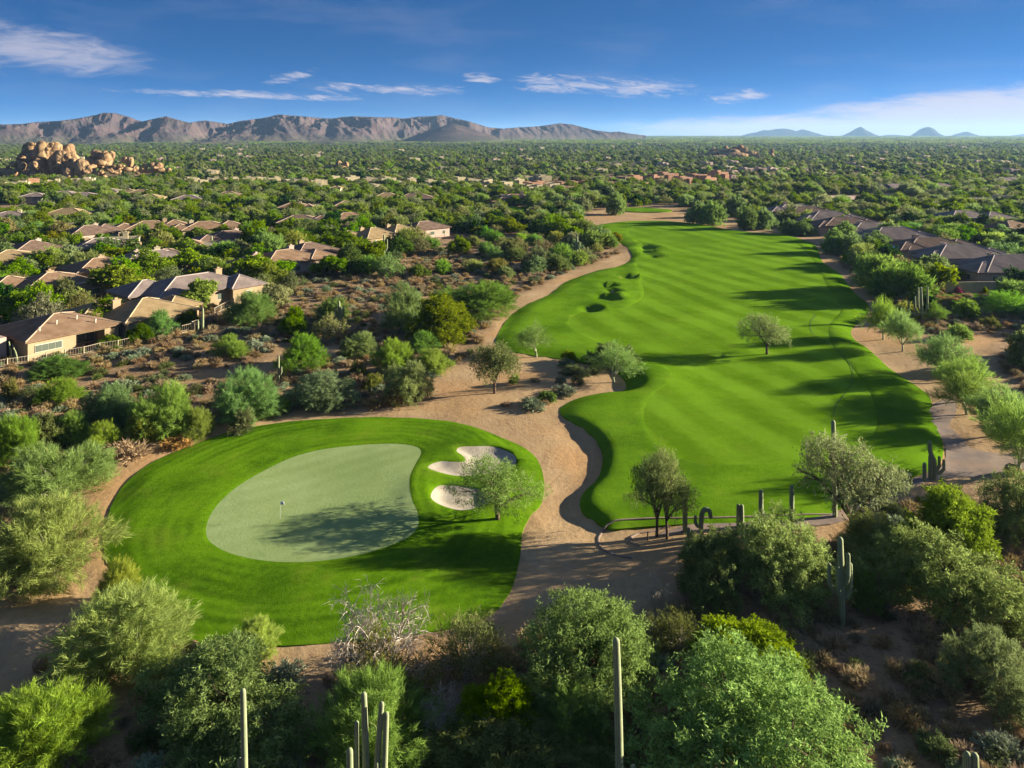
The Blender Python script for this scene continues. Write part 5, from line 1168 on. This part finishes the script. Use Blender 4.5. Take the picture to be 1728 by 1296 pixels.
while x < 925:
    w = PR.uniform(13, 27)
    if not (486 < x < 492):
        adobe(x+w/2, PR.uniform(308.5, 313) if x < 500 else PR.uniform(307, 315), w, PR.uniform(6.5, 9.5), 2, 'cream flat-roofed house, %s from the left in the long pale row' % ROWN[nrow], 'cream flat-roofed houses in a row')
        nrow += 1
    x += w+PR.choice([1.5, 2, 5, 9])
for k in range(16):
    adobe(PR.uniform(420, 980), PR.uniform(316, 322), PR.uniform(9, 16), 6, 2, '%s small cream house just below the long pale row' % ORD[k], 'small cream houses below the row')
for k, (px, py, w, h) in enumerate([(1065,308,40,9), (1105,310,22,12), (1128,305,30,11), (1160,309,34,9), (1193,312,26,12), (1215,306,22,14), (1090,317,22,6), (1142,314,18,7), (1180,302,30,6), (1100,302,26,5)]):
    adobe(px, py, w, h, 3, ['long leftmost', 'tall thin', 'deep red central', 'broad', 'tall pale-topped', 'rightmost arched', 'low front left', 'low front right', 'rear right', 'rear left'][k]+' orange adobe block in the resort cluster behind the fairway', 'orange adobe blocks', depth=12)
for (px, w) in [(905, 40), (958, 34), (996, 30), (1028, 30)]: adobe(px, 313, w, 5, 3, {905:'leftmost',958:'second',996:'third',1028:'rightmost'}[px]+' long low orange building behind trees left of the resort', 'long low orange buildings')
for (px, py, w, h, l) in [(22,318,34,8,'pale low building under the boulder pile at left'), (50,316,16,12,'orange pillared building under the boulder pile'), (84,313,18,7,'round cream building under the boulder pile'), (140,311,26,8,'tan block right of the boulder pile foot'), (120,311,14,7,'shaded block beside the tan one')]:
    adobe(px, py, w, h, 2 if px != 50 else 3, l, None)
for (px, py, w, h) in [(1237,295,12,5), (1262,292,18,6), (1285,292,16,6), (1302,289,16,5), (1330,288,14,4), (1235,302,10,5), (1357,290,12,4)]:
    adobe(px, py, w, h, 1, where(*at(px, py), 'pale block house'), 'pale houses right of the resort')
for k in range(90):
    px, py = PR.uniform(-60, 1790), 240+abs(PR.gauss(0, 1))*16+PR.uniform(0, 34)
    if py > 297 or (px < 320 and py < 262) or (1150 < px < 1310 and py < 274): continue
    if any(abs(px-a_) < 30 and abs(py-b_) < 10 for a_, b_ in ((572, 280),)): continue
    s = (py-HZ)/60
    adobe(px, py, PR.uniform(8, 20)*s+3, 3.2*s+1.2, PR.choice([1, 2, 2, 1]), where(*at(px, py), 'tiny pale house'), 'tiny houses on the far plain', depth=11)

# ------------------------------------------------------------------ fences and walls
M_FPOST = mat('buff fence paint', (.42,.35,.24), .8)
def fence(pts, label, hgt=1.35, bay=2.4, z=0.0, wall=True, mt=M_FPOST, bar=.34):
    P = resample(np.array([at(*p, z) for p in pts]), bay, False)
    e = link('fence', None, None, (P[0][0], P[0][1], 0), 0, label=label, cat='fence')
    o = P[0]
    for i in range(len(P)):
        g = hz1(*P[i]); m = MB(); x, y = P[i]-o; m.box(x-.07, x+.07, y-.07, y+.07, g-.5, g+hgt+.06); link('post', m.mesh('post', mt), e)
        if i == len(P)-1: break
        g2 = hz1(*P[i+1]); a_, b__ = P[i]-o, P[i+1]-o; d = b__-a_; L = np.hypot(*d); n_ = np.array([-d[1], d[0]])/L
        m = MB()
        def pc(u, zz): q = a_+d*u; return (q[0], q[1], g+(g2-g)*u+zz)
        m.tube([pc(.03, hgt-.05), pc(.97, hgt-.05)], .04, 4); m.tube([pc(.03, .35), pc(.97, .35)], .03, 4)
        k = int(L/bar)
        for j in range(1, k): m.tube([pc(j/k, .35), pc(j/k, hgt-.06)], .011, 3, cap=False)
        link('fence_panel', m.mesh('fence_panel', mt), e)
        if wall:
            w2 = MB(); q1, q2 = a_+n_*.1, a_-n_*.1; q3, q4 = b__-n_*.1, b__+n_*.1
            w2.add([(*q1, g-.4), (*q2, g-.4), (*q3, g2-.4), (*q4, g2-.4), (*q1, g+.16), (*q2, g+.16), (*q3, g2+.16), (*q4, g2+.16)], [(4,5,6,7), (0,1,5,4), (1,2,6,5), (2,3,7,6), (3,0,4,7)])
            link('base_wall', w2.mesh('base_wall', WALLS[0]), e)
fence([(-60,632),(0,624),(45,617),(90,607),(137,601),(163,594),(205,589),(245,579),(284,571),(305,567),(324,562)], 'long buff railing fence below the tan house')
fence([(324,562),(350,552),(388,534)], 'short buff fence beyond the corner pillar', 1.6, 2.0)
fence([(362,536),(392,518)], 'small buff fence piece below the pillared house end', 1.6, 2.0)
fence([(430,520),(448,508),(470,500)], 'pale fence corner above the pale green tree', 1.4)
fence([(615,446),(640,437),(655,428)], 'pale fence beside the saguaro near the stepped roofs', 1.5)
fence([(705,410),(750,402)], 'pale fence right of the stepped roofs', 1.6, 3)
M_WIRE = mat('grey fence steel', (.33,.30,.26), .6)
fence([(1615,541),(1640,534),(1680,530),(1720,528),(1790,527)], 'grey wire fence beside the bent white trunk', 1.3, 2.4, 0, False, M_WIRE)
fence([(1690,548),(1728,553),(1790,560)], 'lower tan fence at the right edge', 1.1, 3, 0, False, M_WIRE)
px_, py_, pz_ = ground(326, 562); m = MB(); m.box(-.3, .3, -.3, .3, -.4, 1.75); m.box(-.36, .36, -.36, .36, 1.752, 1.85)
link('fence_pillar', m.mesh('fence_pillar', WALLS[0]), None, (px_, py_, pz_), .6, label='solid buff pillar where the long fence turns', cat='pillar')
def wallrun(pts, hgt, label, w=1):
    P = np.array([at(*p) for p in pts]); m = MB(); o = P[0]
    e = MB()
    for i in range(len(P)-1):
        d = P[i+1]-P[i]; n_ = np.array([-d[1], d[0]])/np.hypot(*d)*.12; g, g2 = hz1(*P[i]), hz1(*P[i+1])
        a_, b__ = P[i]-o, P[i+1]-o; q = [a_+n_, a_-n_, b__-n_, b__+n_]
        e.add([(*q[0], g-.5), (*q[1], g-.5), (*q[2], g2-.5), (*q[3], g2-.5), (*q[0], g+hgt), (*q[1], g+hgt), (*q[2], g2+hgt), (*q[3], g2+hgt)], [(4,5,6,7), (0,1,5,4), (1,2,6,5), (2,3,7,6), (3,0,4,7)])
    link('garden_wall', e.mesh('garden_wall', WALLS[w]), None, (o[0], o[1], 0), label=label, cat='wall')
wallrun([(1596,496),(1640,495),(1685,494)], 2.6, 'pale stucco garden wall behind the pink shrub', 2)
wallrun([(1555,330),(1500,331),(1460,330)], 1.6, 'grey boundary wall on the right plain', 2)
wallrun([(330,560),(345,555)], 1.2, 'short buff wall beside the corner pillar', 0)
# two dark cars and a dusty road on the right plain
M_ROAD = M_GROUND
sheet('dirt_road', polyw([(1320,334),(1380,331),(1460,331),(1520,336),(1520,341),(1460,338),(1380,339),(1320,341)], .3), 5, .5, mat('pinkish dirt road', (.42,.29,.21), .95), skirt=.9)
sheet('street', polyw([(60,530),(100,519),(150,515),(190,519),(185,527),(140,524),(100,530),(70,541)], .3), 2, .10, M_ASPH, skirt=.5)
M_CAR = mat('dark car paint', (.02,.022,.03), .25, spec=.6); M_TYRE = mat('tyre rubber', (.02,.02,.02), .9)
def car(px, py, label):
    X_, Y_ = at(px, py, .8); z = hz1(X_, Y_)+.15
    e = link('parked_car', None, None, (X_, Y_, z), 1.5, label=label, cat='car')
    m = MB(); pr = [(-2.2,.35),(-2.2,.85),(-1.2,.95),(1.5,1.0),(2.2,.9),(2.25,.35)]; n = len(pr)
    m.add([(x, -.9, zz) for x, zz in pr]+[(x, .9, zz) for x, zz in pr], [tuple(range(n)), tuple(range(2*n-1, n-1, -1))]+[(i, n+i, n+(i+1) % n, (i+1) % n) for i in range(n)]); link('body', m.mesh('body', M_CAR), e)
    m = MB(); m.add([(-1.2,-.85,.97), (1.5,-.85,1.01), (1.5,.85,1.01), (-1.2,.85,.97), (-.5,-.7,1.5), (1.0,-.7,1.5), (1.0,.7,1.5), (-.5,.7,1.5)], [(4,5,6,7), (0,1,5,4), (1,2,6,5), (2,3,7,6), (3,0,4,7)]); link('cabin', m.mesh('cabin', M_GLASS), e)
    for sx in (-1.4, 1.4):
        for sy in (-.92, .92):
            m = MB(); m.tube([(sx, sy-.1, .33), (sx, sy+.1, .33)], .33, 10); link('wheel', m.mesh('wheel', M_TYRE), e)
car(1342, 336, 'dark car on the dirt road, nearer the orange resort'); car(1388, 336, 'dark car on the dirt road, right of the other one')
# small bin on the far garden lawn
x, y, z = ground(1641, 520); e = link('ball_bin', None, None, (x, y, z), 0, label='small dark bin with white top beside the garden lawn', cat='bin')
m = MB(); m.box(-.9, .9, -.4, .4, 0, .8); link('bin_body', m.mesh('bin_body', M_CAR), e); m = MB(); m.box(-1, 1, -.5, .5, .802, .95); link('bin_lid', m.mesh('bin_lid', M_WHT), e)

# ------------------------------------------------------------------ scattered plants
r = rngp(2024)
def occupied(x, y, marg=2.0):
    bad = (sdist(x, y, P_SURR) > -marg-1) | (sdist(x, y, P_FAIR) > -marg-1) | (sdist(x, y, P_PATH) > -marg)
    for (cx, cy, an, wg, R) in HFOOT:
        dx, dy = x-cx, y-cy; near = (dx*dx+dy*dy) < (R+6)**2
        if not near.any(): continue
        u = dx*math.cos(an)+dy*math.sin(an); v = -dx*math.sin(an)+dy*math.cos(an)
        for w_ in wg: bad |= near & (np.abs(u-w_[0]) < w_[2]/2+marg) & (np.abs(v-w_[1]) < w_[3]/2+marg)
    return bad
def nearfoot(x, y, k=.75, add=1.2):
    bad = np.zeros(len(x), bool)
    for (fx_, fy_, fr) in FOOT: bad |= (x-fx_)**2+(y-fy_)**2 < (fr*k+add)**2
    return bad
def insand(x, y, lim=-1.0):
    b = np.zeros(len(x), bool)
    for P in P_SANDS: b |= sdist(x, y, P) > lim
    return b
P_SCRUB = fl([(-200,640),(0,630),(330,566),(395,530),(450,490),(560,470),(640,445),(760,405),(860,400),(960,410),(1040,430),(1060,445),(930,490),(830,590),(740,650),(520,695),(300,735),(170,775),(0,800),(-200,820)])
P_RIGHT = fl([(1540,545),(1620,545),(1728,560),(2000,590),(2000,760),(1728,745),(1640,650)])
P_TURFS = [fl([(-60,350),(70,345),(135,350),(60,360),(-60,366)]), fl([(775,350),(820,345),(905,352),(880,360),(820,361)]), fl([(1036,352),(1110,350),(1138,356),(1060,359)]), fl([(1580,520),(1585,476),(1700,476),(1700,520)]), fl([(1310,343),(1310,330),(1525,330),(1525,343)]), fl([(55,532),(100,516),(190,514),(190,530),(100,532),(70,543)])]
P_OPEN = [fl([(-120,700),(-60,560),(60,560),(190,535),(260,530),(400,515),(440,560),(330,640),(150,665),(0,690)]), fl([(690,412),(760,405),(770,395),(700,400)]), fl([(1530,560),(1760,540),(1760,640),(1640,600)])]
def grid(Y0, Y1, sp, um=.80, jit=.42):
    out = []; y = Y0
    while y < Y1:
        s = sp(y) if callable(sp) else sp; xm = um*y+25
        xs = np.arange(-xm, xm, s); out.append(np.stack([xs+r.uniform(-jit, jit, len(xs))*s, y+r.uniform(-jit, jit, len(xs))*s], 1)); y += s
    return np.vstack(out)

# mid-field trees
G = grid(108, 560, lambda y: 6.1 if y < 330 else 7.0)
x, y = G[:, 0], G[:, 1]
bad = occupied(x, y, 1.7) | nearfoot(x, y, .85, 1.8) | insand(x, y, -2.5)
for P in P_TURFS: bad |= sdist(x, y, P) > 0
for P in P_OPEN: bad |= sdist(x, y, P) > 0
scr = sdist(x, y, P_SCRUB) > 0; rgt = sdist(x, y, P_RIGHT) > 0
keepp = np.where(scr, np.where(y < 190, .12, .55), np.where(rgt, .04, .93))
keepp = keepp*np.clip(.85+.6*perlin(x/40, y/40, 77), .5, 1.1)
k = (~bad) & (r.random(len(x)) < keepp)
x, y, scr = x[k], y[k], scr[k]
sz = r.uniform(5.0, 9.6, len(x))*np.where(scr, .85, 1.0)
order = np.argsort(y)
u = x[order]/y[order]
nmade = 0; rest = []
KC = dict(scrub=(['palo_mid']*4+['mesq_mid']*3+['open_mid']*4+['lush_mid']), town=(['lush_mid']*5+['mesq_mid']*2+['open_mid']*2+['palo_mid']*2+['lush_tree_mid']*2+['dark_mid']))
LABS = {'scrub': 'rounded green desert tree in the wild scrub between the fence and the fairway', 'left': 'rounded green tree among the tiled roofs left of the fairway', 'right': 'rounded green tree around the roof row right of the fairway'}
for j in order:
    zone = 'scrub' if scr[j] else ('left' if x[j] < 40 else 'right')
    kd = PR.choice(KC['scrub' if scr[j] else 'town']); w_ = sz[j]; h_ = w_*PR.uniform(.55, .74)
    inview = abs(x[j]/y[j]) < .68
    tn = tuple(PR.uniform(.75, 1.15)*c_ for c_ in PR.choice([(1,1,1), (1.0,1.1,.8), (1.1,1.05,1.0), (.8,.9,.8)]))
    if inview and nmade < 300:
        plant(kd, x[j], y[j], w_, h_, where(x[j], y[j], ('big ' if w_ > 8.2 else 'small ' if w_ < 5.8 else '')+HEAD[kd]), {'scrub': 'trees in the wild scrub', 'left': 'trees among the left-hand roofs', 'right': 'trees around the roof row'}[zone], tn, y[j] < 190); nmade += 1
    else: rest.append((x[j], y[j], w_, h_, kd))
# ---- geometry-node scatter
SRC = bpy.data.collections.new('sources')
def scatter(name, meshes, P, rot, scl, idx):
    col = bpy.data.collections.new(name+'_kinds')
    for i, me_ in enumerate(meshes):
        o = bpy.data.objects.new('%s_kind_%02d' % (name, i), me_); col.objects.link(o)
    me = bpy.data.meshes.new(name); me.vertices.add(len(P)); me.vertices.foreach_set('co', np.asarray(P, np.float32).ravel())
    a = me.attributes.new('rot', 'FLOAT', 'POINT'); a.data.foreach_set('value', np.asarray(rot, np.float32))
    a = me.attributes.new('scl', 'FLOAT_VECTOR', 'POINT'); a.data.foreach_set('vector', np.asarray(scl, np.float32).ravel())
    a = me.attributes.new('idx', 'INT', 'POINT'); a.data.foreach_set('value', np.asarray(idx, np.int32))
    o = link(name, me, kind='stuff')
    ng = bpy.data.node_groups.new(name, 'GeometryNodeTree')
    ng.interface.new_socket('Geometry', in_out='INPUT', socket_type='NodeSocketGeometry'); ng.interface.new_socket('Geometry', in_out='OUTPUT', socket_type='NodeSocketGeometry')
    N = ng.nodes; Lk = ng.links
    gi, go = N.new('NodeGroupInput'), N.new('NodeGroupOutput'); ci = N.new('GeometryNodeCollectionInfo'); ci.inputs[0].default_value = col
    ci.inputs['Separate Children'].default_value = True; ci.inputs['Reset Children'].default_value = True
    ip = N.new('GeometryNodeInstanceOnPoints'); ip.inputs['Pick Instance'].default_value = True
    def na(nm, dt):
        n = N.new('GeometryNodeInputNamedAttribute'); n.data_type = dt; n.inputs[0].default_value = nm; return n.outputs[0]
    cx_ = N.new('ShaderNodeCombineXYZ'); Lk.new(na('rot', 'FLOAT'), cx_.inputs[2])
    e2r = N.new('FunctionNodeEulerToRotation'); Lk.new(cx_.outputs[0], e2r.inputs[0])
    Lk.new(gi.outputs[0], ip.inputs['Points']); Lk.new(ci.outputs[0], ip.inputs['Instance']); Lk.new(na('idx', 'INT'), ip.inputs['Instance Index'])
    Lk.new(e2r.outputs[0], ip.inputs['Rotation']); Lk.new(na('scl', 'FLOAT_VECTOR'), ip.inputs['Scale']); Lk.new(ip.outputs[0], go.inputs[0])
    mo = o.modifiers.new('scatter', 'NODES'); mo.node_group = ng; return o
# rest of the mid-field trees
KS = ['palo_mid', 'mesq_mid', 'open_mid', 'lush_mid', 'lush_tree_mid', 'dark_mid']; ms = []; dims = []; base = {}
for kd in KS:
    base[kd] = len(ms)
    for p_ in PROTO[kd]: ms.append(p_[3]); dims.append(p_[:2])
Rr = rest; idx = [base[q[4]]+PR.randrange(len(PROTO[q[4]])) for q in Rr]
xx, yy = np.array([q[0] for q in Rr]), np.array([q[1] for q in Rr]); zz = height(xx, yy)
scl = [(q[2]/dims[i][0], q[2]/dims[i][0], q[3]/dims[i][1]) for q, i in zip(Rr, idx)]
scatter('distant_tree_cover', ms, np.stack([xx, yy, zz], 1), r.uniform(0, 6.28, len(xx)), scl, idx)
# beyond 560 m
FP = [farproto(500+i, lf, 7, 4.6, N_, 1.15, .8) for i, (lf, N_) in enumerate([('lush', 520), ('lush', 520), ('mesq', 520), ('mesq', 480), ('palo', 480), ('creo', 460), ('creo', 460), ('dark', 420)])]
G = grid(560, 2600, lambda y: 7.6+(y-560)*.0045, um=.76); x, y = G[:, 0], G[:, 1]
bad = occupied(x, y, 2.0)
for P in P_TURFS: bad |= sdist(x, y, P) > -1
for (c0, r0) in (((-390, 628), 62), ((-330, 625), 50), ((-295, 636), 16), ((340, 1140), 55)): bad |= (x-c0[0])**2+(y-c0[1])**2 < r0**2
kk = (~bad) & (r.random(len(x)) < np.clip(.70+1.1*perlin(x/70, y/70, 5)+.5*perlin(x/240, y/240, 6), .12, .97)); x, y = x[kk], y[kk]
s = np.clip(r.lognormal(-.18, .32, len(x)), .4, 1.7)
scatter('far_tree_cover', FP, np.stack([x, y, height(x, y)], 1), r.uniform(0, 6.28, len(x)), np.stack([s, s, s*r.uniform(.6, 1.0, len(x))], 1), r.integers(0, len(FP), len(x)))
# cover that reads as one mass beyond 2.6 km
def patch(seed):
    rr = rngp(seed); V = []; T = []
    for k in range(9):
        v, t, _ = leaves(rr, 9, 4.4, .06, 70, 2.6, 2.0, 3, 'leaf', .6, .3, 1.0, 7)
        v = v+np.array([rr.uniform(-15, 15), rr.uniform(-15, 15), 0]); V.append(v); T.append(t)
    return leafmesh('patch', np.vstack(V), np.concatenate(T), LEAF[['lush', 'mesq', 'creo', 'lush'][seed % 4]])
G = grid(2600, 9500, lambda y: 25+(y-2600)*.006, um=.74); x, y = G[:, 0], G[:, 1]
ufr = np.interp((x/y)*F+CX, [-400, 0, 300, 600, 800, 1090, 1100], [2350, 2400, 2700, 3000, 3500, 4300, 99999])
kk = (y < ufr+60) & (r.random(len(x)) < .8); x, y = x[kk], y[kk]; s = r.uniform(.8, 1.4, len(x))*(1+(y-2600)/9000)
scatter('horizon_tree_cover', [patch(600+i) for i in range(4)], np.stack([x, y, height(x, y)], 1), r.uniform(0, 6.28, len(x)), np.stack([s, s, s], 1), r.integers(0, 4, len(x)))
# scrub: brown bursage and small shrubs, near ones are objects
def small(Y0, Y1, sp, dens, um=.74):
    G = grid(Y0, Y1, sp, um); x, y = G[:, 0], G[:, 1]
    b = occupied(x, y, .6) | insand(x, y, -.6) | nearfoot(x, y, .25, .3)
    k_ = (~b) & (r.random(len(x)) < dens*np.clip(.8+1.1*perlin(x/13, y/13, 13), .15, 1.2)); return x[k_], y[k_]
x1, y1 = small(30, 100, 1.35, .80); x2, y2 = small(100, 230, 1.7, .86)
lux = {'left': 'tan dry bursage clump in the brown scrub below the fence', 'fore': 'tan dry bursage clump on the shaded ground at the bottom right', 'rgt': 'tan dry bursage clump on the ground right of the palo verde row'}
nd = 0; restp = []
DK = ['dry_shrub']*7+['creo_shrub', 'gray_shrub', 'dry_shrub']
for x_, y_ in sorted(zip(np.r_[x1, x2], np.r_[y1, y2]), key=lambda q: q[1]):
    kd = PR.choice(DK); w_ = PR.uniform(.8, 2.3); h_ = w_*PR.uniform(.38, .6)
    if kd != 'dry_shrub': w_ *= 1.2
    px_ = x_/y_*F+CX; py_ = HCAM*F/y_+HZ
    vis = -5 < px_ < 1733 and py_ < 1300 and y_ < 150
    if vis and nd < 290 and (px_ > 1150 or py_ > 560) and PR.random() < (.30 if y_ > 60 else .75):
        zn = 'left' if px_ < 700 else ('fore' if py_ > 950 else 'rgt')
        lab = lux[zn] if kd == 'dry_shrub' else {'left': 'low grey-green shrub in the brown scrub below the fence', 'fore': 'low grey-green shrub on the shaded ground in the lower right', 'rgt': 'low grey-green shrub on the ground right of the palo verde row'}[zn]
        lab = where(x_, y_, ('large ' if w_ > 1.8 else 'tiny ' if w_ < 1.05 else '')+HEAD[kd])
        plant(kd, x_, y_, w_, h_, lab, {'left': 'low scrub below the fence', 'fore': 'low scrub in the foreground', 'rgt': 'low scrub at the right'}[zn], None, False); nd += 1
    else: restp.append((x_, y_, w_, h_, kd))
ms = []; dims = []; base = {}
for kd in ('dry_shrub', 'creo_shrub', 'gray_shrub'):
    base[kd] = len(ms)
    for p_ in PROTO[kd]: ms.append(p_[3]); dims.append(p_[:2])
idx = [base[q[4]]+PR.randrange(len(PROTO[q[4]])) for q in restp]
xx, yy = np.array([q[0] for q in restp]), np.array([q[1] for q in restp])
scl = [(q[2]/dims[i][0], q[2]/dims[i][0], q[3]/dims[i][1]) for q, i in zip(restp, idx)]
scatter('low_scrub', ms, np.stack([xx, yy, height(xx, yy)], 1), r.uniform(0, 6.28, len(xx)), scl, idx)
print('COUNT', nmade, len(rest), len(x), nd, len(restp))
# ------------------------------------------------------------------ air
hb = MB(); hb.box(-9500, 9500, -700, 14500, -16, 190)
mh = bpy.data.materials.new('haze air'); mh.use_nodes = True; tt_ = mh.node_tree; tt_.nodes.clear()
vo = tt_.nodes.new('ShaderNodeVolumePrincipled'); vo.inputs['Color'].default_value = (.38, .64, 1.0, 1); vo.inputs['Density'].default_value = 5e-5
vo.inputs['Anisotropy'].default_value = 0.2
oo = tt_.nodes.new('ShaderNodeOutputMaterial'); tt_.links.new(vo.outputs[0], oo.inputs['Volume'])
link('haze', hb.mesh('haze', mh), kind='stuff')
SC.cycles.volume_bounces = 0; SC.cycles.max_bounces = 6; SC.cycles.diffuse_bounces = 4; SC.cycles.glossy_bounces = 1
SC.cycles.transmission_bounces = 3; SC.cycles.transparent_max_bounces = 4
